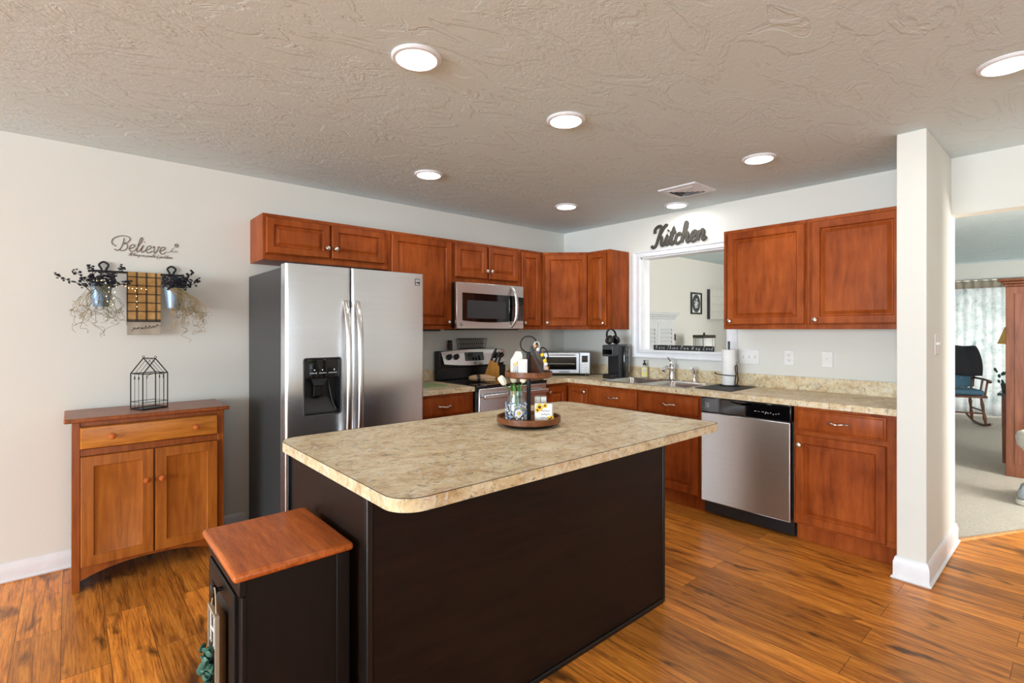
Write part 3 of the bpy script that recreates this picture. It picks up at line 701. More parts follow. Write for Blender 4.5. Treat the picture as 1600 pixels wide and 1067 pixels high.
for k in range(21):
    u = k/20*2-1; pts.append((-1.128+.022*(1-u*u), -.405-.045*(1-u**4), 1.5735+u*.18))
b.tube(pts, [.012+.006*(1-abs(k/10-1)) for k in range(21)], 12, flat=(1.0, .7, 1)); b.build('handle', 'steel', dr)
logo(dr, MX0+.05, -.4022, 1.415, .020)
b = MB(); b.box(-1.66, -1.03, -.38, -.10, MZ0-.012, MZ0+.0095); b.build('vent_filter', 'black', t)
b = MB(); b.box(-2.08, -1.82, -.29, -.20, UZ-.016, UZ-.0005); tag(b.build('under_cabinet_light', 'black', bevel=.004), 'slim black light bar under the cabinet left of the microwave', 'light')

# range
SX0, SX1 = -1.717, -.938
t = thing('range', 'black and stainless freestanding electric range with glass cooktop', 'range', (0, 0, 0))
b = MB(); b.box(SX0, SX1, -.64, -.03, .06, .908); b.box(SX0+.02, SX1-.02, -.60, -.05, .001, .06); b.build('body', 'black', t, bevel=.004)
b = MB(); b.box(SX0-.001, SX1+.001, -.665, -.03, .908, .922); ck = b.build('cooktop', 'gloss', t, bevel=.004)
for x, y, r in ((-1.53, -.49, .10), (-1.13, -.50, .085), (-1.53, -.23, .075), (-1.13, -.22, .10)):
    b = MB(); b.tube(circle((x, y, .9225), r, 40, 'xy'), .0012, 4, closed=True); b.build('burner_ring', 'darkgrey', ck)
# backguard: black riser with a bowed stainless console leaning back
b = MB(); b.box(SX0, SX1, -.066, -.03, .922, 1.178); b.box(SX0, SX1, -.095, -.066, .922, 1.03); b.box(SX0, SX0+.03, -.10, -.066, 1.03, 1.165); bg_ = b.build('backguard', 'black', t, bevel=.006)
b = MB(); n = 16; top = []; bot = []
for k in range(n+1):
    u = k/n*2-1; x = (SX0+SX1)/2+.012+u*.368; top.append((x, -.088, 1.172+.018*(1-u*u))); bot.append((x-.012*u, -.125, 1.062-.022*(1-u*u)))
vs = top+bot+[(x, y+.0215, z) for x, y, z in top]+[(x, y+.0585, z) for x, y, z in bot]; m = n+1; fs = []
for k in range(n):
    fs += [(m+k, m+k+1, k+1, k), (k, k+1, 2*m+k+1, 2*m+k), (3*m+k, 3*m+k+1, m+k+1, m+k)]
fs += [(0, 2*m, 3*m, m), (n, m+n, 3*m+n, 2*m+n)]
b.add(vs, fs); con = b.build('console', 'steel', bg_, bevel=.003)
def on_console(x, z): u = (z-1.05)/.13; return -.1285+.036*u
for x in (-1.612, -1.535, -1.082, -1.010):
    z = 1.124; b = MB(); b.lathe([(.026, 0), (.026, .006), (.021, .010), (.019, .026), (.001, .027)], 20, mtx=Matrix.Translation((x, on_console(x, z), z)) @ Matrix.Rotation(PI/2-.25, 4, 'X'))
    b.box(x-.004, x+.004, on_console(x, z)-.034, on_console(x, z)-.01, z-.002, z+.03); b.build('knob', 'black', con, bevel=.001)
b = MB(); za, zb = 1.088, 1.162; b.add([(x, on_console(x, z)-e, z) for e in (.006, -.012) for x, z in ((-1.432, za), (-1.226, za), (-1.226, zb), (-1.432, zb))], [(0, 1, 2, 3), (7, 6, 5, 4), (0, 4, 5, 1), (1, 5, 6, 2), (2, 6, 7, 3), (3, 7, 4, 0)]); b.build('display', 'gloss', con)
logo(con, -1.33, on_console(0, 1.068)-.004, 1.066, .014)
b = MB(); b.box(SX0+.012, SX1-.012, -.668, -.6402, .29, .895); od = b.build('oven_door', 'steel', t, bevel=.006)
b = MB(); b.rings(SX0+.13, SX1-.13, .40, .70, [(0, -.670), (.006, -.671)], -.6685); b.build('window', 'gloss', od)
b = MB(); b.box(SX0+.004, SX1-.004, -.664, -.641, .868, .9075); b.build('vent_strip', 'black', t)
b = MB(); b.box(SX0+.03, SX1-.03, -.722, -.700, .815, .852); b.box(SX0+.05, SX0+.08, -.70, -.668, .82, .847); b.box(SX1-.08, SX1-.05, -.70, -.668, .82, .847); b.build('handle', 'steel', od, bevel=.007)
b = MB(); b.box(SX0+.012, SX1-.012, -.662, -.6402, .075, .275); b.build('warming_drawer', 'steel', t, bevel=.006)

# dishwasher
t = thing('dishwasher', 'stainless dishwasher with black control strip under the sink counter', 'dishwasher', (0, -1.969, 0), RB)
b = MB(); b.box(.004, .624, -.585, -.03, .02, .868); b.build('body', 'black', t)
b = MB(); b.box(.003, .619, -.640, -.586, .112, .762); b.build('door', 'steel_dw', t, bevel=.006)
b = MB(); b.box(.003, .624, -.640, -.586, .765, .872); cp = b.build('control_panel', 'gloss', t, bevel=.006)
b = MB(); n = 10; b.add([(.22+.17*k/n, -.6405, .858-.018*math.sin(PI*k/n)) for k in range(n+1)]+[(.22+.17*k/n, -.6515, .863-.006*math.sin(PI*k/n)) for k in range(n+1)], [(k, k+1, n+2+k, n+1+k) for k in range(n)]+[(n+1+k, n+2+k, k+1, k) for k in range(n)]); b.build('pocket_handle', 'black', cp)
logo(cp, .050, -.6402, .815, .026, True)
b = MB()
for k, w in enumerate((.014, .010, .016, .012)): b.box(.39+k*.024, .39+k*.024+w, -.6410, -.6402, .812, .815)
for k in range(6): b.box(.46+k*.017, .466+k*.017, -.6410, -.6402, .802+.004*(k % 3), .807+.004*(k % 3))
b.build('panel_legend', 'mark', cp)
b = MB(); b.box(.02, .626, -.548, -.535, .004, .108); b.build('kick_plate', 'black', t)

# ------------------------------------------------------------------ sink and taps
t = thing('kitchen_sink', 'double bowl stainless drop-in sink below the pass-through', 'sink', (0, 0, .914))
b = MB(); ox0, ox1, oy0, oy1 = -.595, -.055, -1.83, -.97
def bowl(b, x0, x1, y0, y1, r=.05, d=.165):
    n = 6; loops = []
    for ins, z in ((0, .004), (.004, .0), (.012, -.02), (.022, -d+.03), (.05, -d), (.12, -d-.004)):
        loops.append([(x, y, z) for x, y in rounded(x0+ins, x1-ins, y0+ins, y1-ins, max(.01, r-ins*.2) if ins < .06 else .04, n)])
    m = len(loops[0]); vs = [p for l in loops for p in l]; fs = []
    for i in range(len(loops)-1):
        for k in range(m): k2 = (k+1) % m; fs.append((i*m+k, i*m+k2, (i+1)*m+k2, (i+1)*m+k))
    fs.append(tuple((len(loops)-1)*m+k for k in range(m))); b.add(vs, fs)
bx0, bx1 = -.565, -.150; ys = (-1.805, -1.42, -1.385, -.995)
b.box(ox0, bx0, oy0, oy1, .0006, .004); b.box(bx1, ox1, oy0, oy1, .0006, .004); b.box(bx0, bx1, oy0, ys[0], .0006, .004); b.box(bx0, bx1, ys[1], ys[2], .0006, .004); b.box(bx0, bx1, ys[3], oy1, .0006, .004)
b.build('rim', 'sinksteel', t)
for y0, y1 in ((ys[0], ys[1]), (ys[2], ys[3])):
    b = MB(); bowl(b, bx0, bx1, y0, y1); bw = b.build('bowl', 'sinksteel', t)
    b = MB(); b.lathe([(.04, -.168), (.04, -.166), (.03, -.1655), (.001, -.1655)], 20, ((bx0+bx1)/2, (y0+y1)/2, 0)); b.build('drain', 'chrome', bw)
t = thing('kitchen_faucet', 'chrome single lever faucet behind the middle of the sink', 'faucet', (-.100, -1.403, .918), RB)
b = MB(); b.prism(rounded(-.125, .125, -.027, .027, .026), .0005, .008); b.build('deck_plate', 'chrome', t, bevel=.003)
b = MB(); b.lathe([(.026, .008), (.024, .02), (.021, .06), (.023, .10), (.024, .125), (.018, .14), (.001, .145)], 20); b.build('body', 'chrome', t)
b = MB(); b.tube(spline([(0, -.01, .095), (0, -.06, .118), (0, -.11, .110), (0, -.135, .09)], 5), [.015]*15+[.014], 12); b.build('spout', 'chrome', t)
b = MB(); b.tube(spline([(0, 0, .14), (-.005, .0, .16), (-.022, -.012, .188), (-.036, -.022, .205)], 4), [.014, .013, .012, .010, .009, .008, .008, .007, .007, .007, .008, .008, .006], 10); b.build('lever', 'chrome', t)
t = thing('side_sprayer', 'small chrome side sprayer right of the faucet', 'sprayer', (-.085, -1.612, .918), RB)
b = MB(); b.lathe([(.022, .0005), (.021, .008), (.014, .016), (.013, .03)], 16); b.build('base', 'chrome', t)
b = MB(); b.tube(spline([(0, 0, .03), (0, 0, .075), (-.002, -.006, .10), (-.014, -.026, .118)], 5), [.012]*6+[.014]*5+[.016]*4+[.014], 12); b.build('head', 'chrome', t)

# ------------------------------------------------------------------ kitchen island
IX0, IX1, IY0, IY1 = -3.514, -1.782, -2.682, -1.655
t = thing('kitchen_island', 'espresso kitchen island base under a beige laminate top', 'island', (0, 0, 0))
ex0, ex1, ey0, ey1 = -3.498, -1.905, -2.460, -1.72
b = MB(); b.box(ex0+.012, ex1-.012, ey0+.010, ey1-.008, .002, .8755); b.build('body', 'espresso', t)
b = MB(); b.box(ex0+.022, ex1-.016, ey0+.004, ey0+.0098, .02, .874); b.build('front_panel', 'espresso', t)
b = MB()
for x, y in ((ex0, ey0), (ex1-.018, ey0), (ex0, ey1-.022)): MB().box(x, x+.020, y, y+.024, .002, .8755).build('corner_strip', 'espresso_trim', t, bevel=.003)
b = MB(); b.box(ex0+.02, ex1-.018, ey0-.004, ey0+.004, .001, .022); b.build('base_moulding', 'espresso_trim', t, bevel=.003)
b = MB(); po = rounded(IX0, IX1, IY0, IY1, .085, 10); po = rounded(IX0, IX1, IY0, IY1, .03, 10)[:11]+po[11:]; b.prism(po, .8762, .914); tp = b.build('top', 'laminate', t)
b = MB(); b.tube([(x, y, .9142) for x, y in po], .0011, 5, closed=True); b.build('edge_seam', 'twig', tp)

# ------------------------------------------------------------------ buffet on the left
t = thing('buffet_cabinet', 'honey cherry buffet cabinet with one drawer and two panelled doors', 'cabinet', (0, 0, 0))
bx0, bx1, byf, byb, bt = -4.150, -3.452, -.405, -.045, .885
b = MB()
b.box(bx0, bx0+.034, byf, byb, .001, bt); b.box(bx1-.034, bx1, byf, byb, .001, bt)                       # sides down to the legs
b.box(bx0+.034, bx1-.034, byf+.002, byf+.03, .862, bt); b.box(bx0+.034, bx1-.034, byf+.002, byf+.03, .705, .74)
b.box(bx0+.034, bx1-.034, byf+.012, byb, .13, bt)
b.build('body', 'buffet_frame', t, bevel=.002)
b = MB(); n = 16; x0, x1 = bx0+.034, bx1-.034                                                             # arched apron
for k in range(n):
    ua, ub = k/n*2-1, (k+1)/n*2-1; xa, xb = x0+(x1-x0)*k/n, x0+(x1-x0)*(k+1)/n; za, zb = .112-.055*abs(ua)**2.5, .112-.055*abs(ub)**2.5
    b.add([(xa, byf+.003, za), (xb, byf+.003, zb), (xb, byf+.003, .1305), (xa, byf+.003, .1305), (xa, byf+.024, za), (xb, byf+.024, zb), (xb, byf+.024, .1305), (xa, byf+.024, .1305)], [(0, 1, 2, 3), (7, 6, 5, 4), (0, 4, 5, 1), (2, 6, 7, 3)])
b.build('apron', 'buffet_frame', t)
b = MB(); b.box(-4.180, -3.428, -.438, -.03, .8855, .908); b.build('top', 'buffet_frame', t, bevel=.006)
b = MB(); b.rings(bx0+.034, bx1-.034, .742, .858, [(0, byf-.004), (.005, byf-.014), (.012, byf-.016)], byf+.0018); dw = b.build('drawer_front', 'buffet_h', t)
for x in (-3.985, -3.600): knob(dw, x, byf-.015, .80, 'bin_top', .017)
SH = [(0, -.010), (.003, -.014), (.052, -.014), (.055, -.006), (.058, -.005)]
for x0, x1, kx in ((bx0+.036, -3.803, -3.835), (-3.795, bx1-.036, -3.765)):
    b = MB(); b.rings(x0, x1, .128, .703, [(i, d+byf) for i, d in SH], byf+.0118); d = b.build('door', 'buffet', t, smooth=20); knob(d, kx, byf-.013, .535, 'bin_top', .016)

# wire house on the buffet
t = thing('wire_house_lantern', 'open black wire house lantern standing on the honey cherry buffet', 'lantern', (-3.805, -.235, .9085), .42)
w, d, h, rf = .068, .058, .205, .292
def bar(b, p, q, r=.0022): b.tube([p, q], r, 6)
b = MB()
for x in (-w, w):
    for y in (-d, d): bar(b, (x, y, .002), (x, y, h), .003)
for z in (.004, h):
    for y in (-d, d): bar(b, (-w, y, z), (w, y, z), .003)
    for x in (-w, w): bar(b, (x, -d, z), (x, d, z), .003)
for y in (-d, d): bar(b, (-w, y, h), (0, y, rf), .003); bar(b, (w, y, h), (0, y, rf), .003)
bar(b, (0, -d, rf), (0, d, rf), .003)
b.build('frame', 'iron', t)
b = MB()
for x in (-w, w):
    for k in (1, 2): bar(b, (x, -d+2*d*k/3, .004), (x, -d+2*d*k/3, h), .0012)
    for k in (1, 2): y = -d+2*d*k/3; bar(b, (x, y, h), (0, y, rf), .0012)
for y in (-d, d): bar(b, (-w, y, .042), (w, y, .042), .002)
for x in (-w, w): bar(b, (x, -d, .042), (x, d, .042), .0012)
for x in (-w+.02, w-.02):
    bar(b, (x, -d, .042), (x, -d, h), .0012)
    b.tube(spline([(x, -d, h-.03), (x+.008*(1 if x < 0 else -1), -d, h-.008), (x+.03*(1 if x < 0 else -1), -d, h-.002)], 4), .0016, 5)
for x in (-w, w):
    for k in (1, 2): b.ball((x, -d+2*d*k/3, h-.025), .004, 6, 4, (1, 1, 3))
b.build('inner_wires', 'iron', t)
b = MB()
for y in (-d, d): b.tube(circle((0, y, rf+.008), .006, 10), .0015, 5, closed=True)
b.build('finial', 'iron', t)
b = MB(); b.box(-w, w, -d, d, 0, .003); b.build('base', 'iron', t)

# wall lettering over the rack
t = thing('wall_decal', 'taupe script decal reading Believe with a small line of words beneath', 'decal', (-3.950, -.0022, 1.846))
b = MB(); write(b, 'Believe', .0445, .0027, .22, .35); b.build('headline', 'decal', t)
b = MB(); write(b, 'All things are possible if you believe', .0098, .0008, .22, .5, 3, 5, .86); o = b.build('tagline', 'decal', t, loc=(.062, 0, -.026))
b = MB()
for k in range(6):
    a = 2*PI*k/6; b.tube([(.31+.012*math.cos(a)*math.cos(s)-.006*math.sin(a)*math.sin(s), 0, .062+.012*math.sin(a)*math.cos(s)+.006*math.cos(a)*math.sin(s)) for s in [2*PI*j/10 for j in range(10)]], .0012, 5, closed=True, flat=(1, .35, 1))
b.tube(spline([(.262, 0, .012), (.28, 0, .022), (.285, 0, .035), (.30, 0, .05)], 4), .0013, 5, flat=(1, .35, 1)); b.tube(spline([(.275, 0, .02), (.30, 0, .026), (.315, 0, .022), (.295, 0, .016), (.275, 0, .02)], 4), .0011, 5, flat=(1, .35, 1)); b.build('flower_flourish', 'decal', t)

# rail with two buckets and a towel
RZ = 1.712; RY = -.040
t = thing('wall_rail', 'black iron wall rail with two loop hooks above the buffet', 'rail', (0, 0, 0))
b = MB(); b.tube([(-4.055, RY, RZ), (-3.612, RY, RZ)], .0062, 10); b.ball((-4.055, RY, RZ), .010); b.ball((-3.612, RY, RZ), .010); b.build('rod', 'iron', t)
HX = (-4.004, -3.668)
for x in HX:
    b = MB(); b.tube(spline([(x-.010, -.013, RZ), (x-.012, -.013, RZ+.018), (x-.022, -.013, RZ+.040), (x, -.013, RZ+.058), (x+.022, -.013, RZ+.040), (x+.012, -.013, RZ+.018), (x+.010, -.013, RZ)], 5), .0058, 8); b.box(x-.016, x+.016, RY-.004, -.0015, RZ-.008, RZ+.006); b.build('bracket', 'iron', t)
BK = [(-4.020, -.105, 'left'), (-3.668, -.105, 'right')]
for x, y, side in BK:
    lab = 'blue grey zinc bucket on the wall rail, left of the plaid towel' if side == 'left' else 'blue grey zinc bucket on the wall rail, right of the plaid towel'
    t = thing('zinc_bucket', lab, 'bucket', (x, y, 1.500), 0, 'zinc buckets on the wall rail')
    b = MB(); b.lathe([(.036, 0), (.052, .125), (.056, .127), (.054, .131), (.050, .128), (.034, .006), (.001, .005)], 28); b.build('body', 'zinc', t)
    b = MB(); b.tube(spline([(-.050, 0, .125), (-.044, .03, .17), (0, .062, .2175), (.044, .03, .17), (.050, 0, .125)], 5), .0022, 6); b.build('bail', 'iron', t)
    # dried stems with dark berries
    g = thing('berry_stems', ('dark berry stems spreading from the left zinc bucket' if side == 'left' else 'dark berry stems spreading from the right zinc bucket'), 'dried flowers', (x, y, 1.500), 0, 'dark berry stems')
    tips = [(-.20, -.03, .17), (-.12, -.03, .20), (-.05, -.04, .22), (.00, -.05, .19), (.05, -.03, .20), (.10, -.03, .235), (.13, -.04, .16), (-.09, -.05, .13), (.06, -.06, .14), (-.02, -.07, .15)] if side == 'left' else \
           [(-.05, -.03, .19), (-.035, -.05, .15), (.02, -.05, .18), (.06, -.03, .20), (.10, -.02, .235), (.09, -.04, .175), (.135, -.03, .185), (.05, -.06, .145), (-.02, -.06, .165), (.0, -.04, .20)]
    st = MB(); be = MB()
    for tx, ty, tz in tips:
        p = spline([(R.uniform(-.02, .02), R.uniform(-.02, .01), .02), (tx*.35, ty*.6, .11), (tx*.75, ty, tz*.85), (tx, ty, tz)], 5)
        st.tube(p, [.0026-.0015*k/len(p) for k in range(len(p))], 5)
        for k in range(8, len(p)):
            for q in range(2):
                v = p[k]; be.ball((v.x+R.uniform(-.014, .014), v.y+R.uniform(-.012, .012), v.z+R.uniform(-.014, .014)), R.uniform(.005, .009), 6, 4, (1, 1, R.uniform(.5, 1)))
    for q in range(40): be.ball((R.uniform(-.055, .055), R.uniform(-.055, .0), R.uniform(.125, .185)), R.uniform(.008, .015), 6, 4, (1, .8, R.uniform(.5, 1)))
    st.build('stems', 'twig', g); o = be.build('berries', 'berry', g); o['kind'] = 'stuff'
    # trailing dried vine
    b = MB(); b2 = MB(); sgn = -1 if side == 'left' else 1
    for k in range(40 if side == 'left' else 52):
        far = R.random(); x0 = R.uniform(-.045, .045); xe = (R.uniform(-.13, .10) if side == 'left' else R.uniform(-.02, .16)); ze = -R.uniform(.02, .16)*(.4+far)
        pts = [(x0*.6, -.03, .125), (x0, -.062, .12), (xe*.7, -.07+R.uniform(-.02, .02), .06)]; cx, cz = xe*.8, .05
        for j in range(9):
            cx += (xe-cx)*.25+R.uniform(-.026, .026); cz += (ze-cz)*.25+R.uniform(-.020, .020); pts.append((cx, -.06+R.uniform(-.022, .03), cz))
        (b if R.random() < (.7 if side == 'left' else .45) else b2).tube(spline(pts, 3), .0009, 4)
    g2 = thing('trailing_vine', ('wispy dried vine hanging over the left zinc bucket' if side == 'left' else 'wispy tan dried vine hanging over the right zinc bucket'), 'dried flowers', (x, y, 1.500), 0, 'trailing dried vines')
    b.build('green_strands', 'vine', g2, smooth=0); b2.build('tan_strands', 'vinetan', g2, smooth=0)
t = thing('fairy_light_string', 'copper wire of tiny warm fairy lights draped over bucket and towel', 'string lights', (0, 0, 0))
pts = spline([(-4.05, -.165, 1.640), (-4.015, -.172, 1.645), (-3.985, -.17, 1.60), (-4.0, -.168, 1.55), (-3.975, -.168, 1.50), (-3.965, -.168, 1.56), (-3.95, -.15, 1.625), (-3.915, -.085, 1.632), (-3.885, -.075, 1.615), (-3.845, -.068, 1.618), (-3.80, -.068, 1.613)], 6)
b = MB(); b.tube(pts, .0007, 4); w = b.build('wire', 'rope', t)
for k in range(2, len(pts)-1, 3): MB().ball(pts[k]+Vector((0, -.003, 0)), .0026, 6, 4).build('bulb', 'bulb', t)
pts = spline([(-3.86, -.066, 1.617), (-3.852, -.066, 1.56), (-3.85, -.066, 1.50)], 6); b = MB(); b.tube(pts, .0007, 4); b.build('wire', 'rope', t)
for k in range(2, len(pts), 3): MB().ball(pts[k]+Vector((0, -.002, 0)), .0025, 6, 4).build('bulb', 'bulb', t)
# towel: folded over the rail
TX0, TX1, TB = -3.897, -3.730, 1.335
t = thing('kitchen_towel', 'yellow and black plaid towel folded over the wall rail', 'towel', (TX0, RY, TB))
def towel_sheet(b, z0, z1, side=-1):
    prof = []
    for k in range(11): a = PI*k/10; prof.append((-.011*math.cos(a), RZ-TB+.0065*math.sin(a)))
    if z1 > .35: front = [(-.011-.008*(1-z/.37), z) for z in [z0+(RZ-TB-z0)*k/8 for k in range(9)]]; path = front[:-1]+prof+[(.011+.004*(1-z/.37), z) for z in [RZ-TB-(RZ-TB-.06)*k/8 for k in range(1, 9)]]
    else: path = [(-.019+.008*z/.37, z) for z in (z0, z1)]
    n = 14; vs = []; fs = []
    for q, th in ((0, 0), (1, .004)):
        for y, z in path:
            for i in range(n+1): x = (TX1-TX0)*i/n; vs.append((x, y-th*(1 if y < 0 else -1)+.0016*math.sin(x*70)*(1 if z < .3 else .2), z))
    m = len(path)*(n+1)
    for j in range(len(path)-1):
        for i in range(n):
            a = j*(n+1)+i; fs.append((a, a+1, a+n+2, a+n+1)); fs.append((m+a+n+1, m+a+n+2, m+a+1, m+a))
    for j in range(len(path)-1):
        for i in (0, n): a = j*(n+1)+i; fs.append((a, a+n+1, m+a+n+1, m+a) if i == 0 else (a+n+1, a, m+a, m+a+n+1))
    for i in range(n): fs.append((i+1, i, m+i, m+i+1)); a = (len(path)-1)*(n+1)+i; fs.append((a, a+1, m+a+1, m+a))
    b.add(vs, fs)
b = MB(); towel_sheet(b, .085, .4); b.build('plaid_cloth', 'plaid', t, smooth=60)
b = MB(); towel_sheet(b, .0, .085); bd = b.build('printed_band', 'linen', t, smooth=60)
b = MB(); b.box(.0, TX1-TX0, -.0262, -.0245, .080, .088); b.build('dark_stripe', 'darkmark', bd)
b = MB(); b.tube(spline([(.02, -.0262, .03), (.06, -.0262, .045), (.10, -.026, .042), (.15, -.0262, .058)], 5), .001, 5, flat=(1, .5, 1))
for k in range(15):
    x = .02+.0095*k; z = .032+.025*k/15+.004*math.sin(k); a = .9 if k % 2 else -.7
    b.add([(x, -.0266, z), (x+.006*math.cos(a)-.002, -.0266, z+.006*math.sin(a)+.003), (x+.013*math.cos(a), -.0266, z+.013*math.sin(a)), (x+.006*math.cos(a)+.002, -.0266, z+.006*math.sin(a)-.003)], [(0, 1, 2, 3), (3, 2, 1, 0)])
b.build('sprig_print', 'darkmark', bd, smooth=0)

# ------------------------------------------------------------------ tilt-out bin beside the island
t = thing('tilt_out_bin', 'dark painted tilt-out bin cabinet with stained oak lid', 'cabinet', (0, 0, 0))
kx0, kx1, ky0, ky1, kz = -3.836, -3.507, -2.392, -1.972, .720
b = MB(); b.box(kx0+.030, kx1-.012, ky0+.016, ky1-.016, .001, kz-.024); b.box(kx0+.016, kx0+.034, ky0+.012, ky1-.012, kz-.068, kz-.0245); b.box(kx0+.022, kx0+.034, ky0+.012, ky0+.05, .001, kz-.0695); b.box(kx0+.022, kx0+.034, ky1-.05, ky1-.012, .001, kz-.0695)
b.box(kx1-.05, kx1-.010, ky0+.010, ky0+.0165, .001, kz-.026)
b.build('body', 'bin', t, bevel=.002)
n = 0; b = MB(); b.box(kx0, kx1, ky0, ky1, kz-.0238, kz); b.build('lid', 'bin_top', t, bevel=.010, seg=3)
b = MB(); b.rings(-(ky1-.052), -(ky0+.052), .04, kz-.074, [(0, -.006), (.004, -.010), (.052, -.010), (.056, -.002), (.066, .002), (.092, -.008)], .012); d = b.build('door', 'bin', t, loc=(kx0+.020, 0, 0), rot=(0, 0, RB), smooth=20)
kn = knob(d, 2.205, -.009, kz-.105, 'espresso_trim', .019)
t = thing('hanging_letter_sign', 'framed chalk black H sign with eucalyptus sprig hanging from the bin knob', 'sign', (kx0-.012, -2.215, .262), RB)
b = MB(); b.box(-.045, .045, -.002, .004, .0, .30); b.build('board', 'slate', t)
b = MB()
for x in (-.05, .043): b.box(x, x+.007, -.006, .004, -.005, .305)
for z in (-.005, .298): b.box(-.043, .043, -.006, .004, z, z+.007)
b.build('frame', 'weathered', t)
b = MB(); hz = .206
for x in (-.026, .018): b.box(x, x+.008, -.0045, -.002, hz, hz+.088); b.box(x-.006, x+.014, -.0045, -.002, hz, hz+.006); b.box(x-.006, x+.014, -.0045, -.002, hz+.082, hz+.088)
b.box(-.018, .018, -.0045, -.002, hz+.041, hz+.048); b.build('letter', 'chalk', t)
b = MB()
for k in range(34):
    z = .085+.115*R.random(); x = R.uniform(-.03, .03); y = -.006-R.uniform(0, .022); a = R.uniform(0, 6.3); r = R.uniform(.009, .015)
    b.ball((x, y, z), r, 7, 4, (1, .35, 1), mtx=Matrix.Translation((x, y, z)) @ Matrix.Rotation(a, 4, (R.random(), R.random(), R.random())) @ Matrix.Translation((-x, -y, -z)))
b.build('eucalyptus_sprig', 'dkgreen', t)
b = MB()
for x in (-.006, .006): b.tube(spline([(x, -.010, .105), (x*3, -.012, .06), (x*4, -.010, .01)], 4), .003, 6)
b.build('twine_bow', 'rope', t)
b = MB(); zk = kz-.105-.262+.016
b.tube(spline([(-.030, .0, .304), (-.004, .0, zk-.015), (.010, .0, zk), (.022, .0, zk-.015), (.030, .0, .304)], 5), .0018, 6); b.build('hanger', 'rope', t)

# ------------------------------------------------------------------ two-tier tray on the island
TC = Vector((-2.512, -2.105, .9142))
t = thing('tiered_tray', 'round two-tier wooden tray with black centre post on the island', 'tray', TC)
def traymesh(r, z, h=.032):
    b = MB(); b.lathe([(r*.86, z), (r*.97, z+.004), (r, z+.008), (r, z+h), (r-.010, z+h), (r-.012, z+.014), (.001, z+.013)], 48); return b
traymesh(.152, .012).build('lower_tier', 'tray', t)
b = MB(); b.lathe([(.12, 0), (.125, .012), (.001, .0121)], 40); b.build('foot', 'black', t)
traymesh(.113, .225, .030).build('upper_tier', 'tray', t)
b = MB(); b.lathe([(.0105, .0252), (.0105, .225)], 14); b.lathe([(.0105, .238), (.0105, .335), (.007, .345), (.001, .347)], 14); b.build('post', 'iron', t)
b = MB(); b.tube(circle((0, 0, .383), .039, 32), .0035, 8, closed=True); b.build('ring_handle', 'iron', t, rot=(0, 0, -.72))
LT = TC.z+.0262; UT = TC.z+.2392
# view-facing direction for small decor: they face the camera side (-x-y)
FD = math.atan2(-3.864+2.1, -4.16+2.5)+PI/2
def towards(px, py):   # offsets to the right / towards the room's camera side, on the tray
    a = FD; return (px*math.cos(a)-py*math.sin(a), px*math.sin(a)+py*math.cos(a))
dx, dy = towards(-.058, -.062)
t = thing('flower_jar', 'clear glass jar painted with blue flowers and a daisy, on the lower tray', 'jar', (TC.x+dx, TC.y+dy, LT), FD)
b = MB(); b.lathe([(.040, 0), (.045, .006), (.047, .03), (.046, .085), (.038, .112), (.036, .118), (.039, .122), (.039, .146), (.036, .146), (.034, .12), (.043, .084), (.044, .03), (.042, .01), (.001, .008)], 32); b.build('glass', 'jar', t)
def on_jar(a, z, r=.0475): return (r*math.sin(a), -r*math.cos(a), z)
b = MB()
wp = MB()
for k in range(300):
    a = R.uniform(-2.6, 2.6); z = R.uniform(.008, .092)**1.0; x, y, z = on_jar(a, z, .0478)
    (b if k % 2 else wp).ball((x, y, z), R.uniform(.0018, .0042), 6, 4, (1, .6, 1))
wp.build('white_flower_print', 'chalk', t)
b.build('blue_flower_print', 'blueprint', t)
b = MB()
for k in range(11):
    a = 2*PI*k/11; x, y, z = on_jar(.28+.26*math.cos(a), .045+.0125*math.sin(a), .0485); b.ball((x, y, z), .0062, 6, 4, (1, .3, 1))
dz = b.build('daisy_print', 'chalk', t)
b = MB(); b.ball(on_jar(.28, .045, .051), .006, 8, 5, (1, .4, 1)); b.build('daisy_centre', 'yellow', dz)
jc = Vector((TC.x+dx, TC.y+dy, LT))
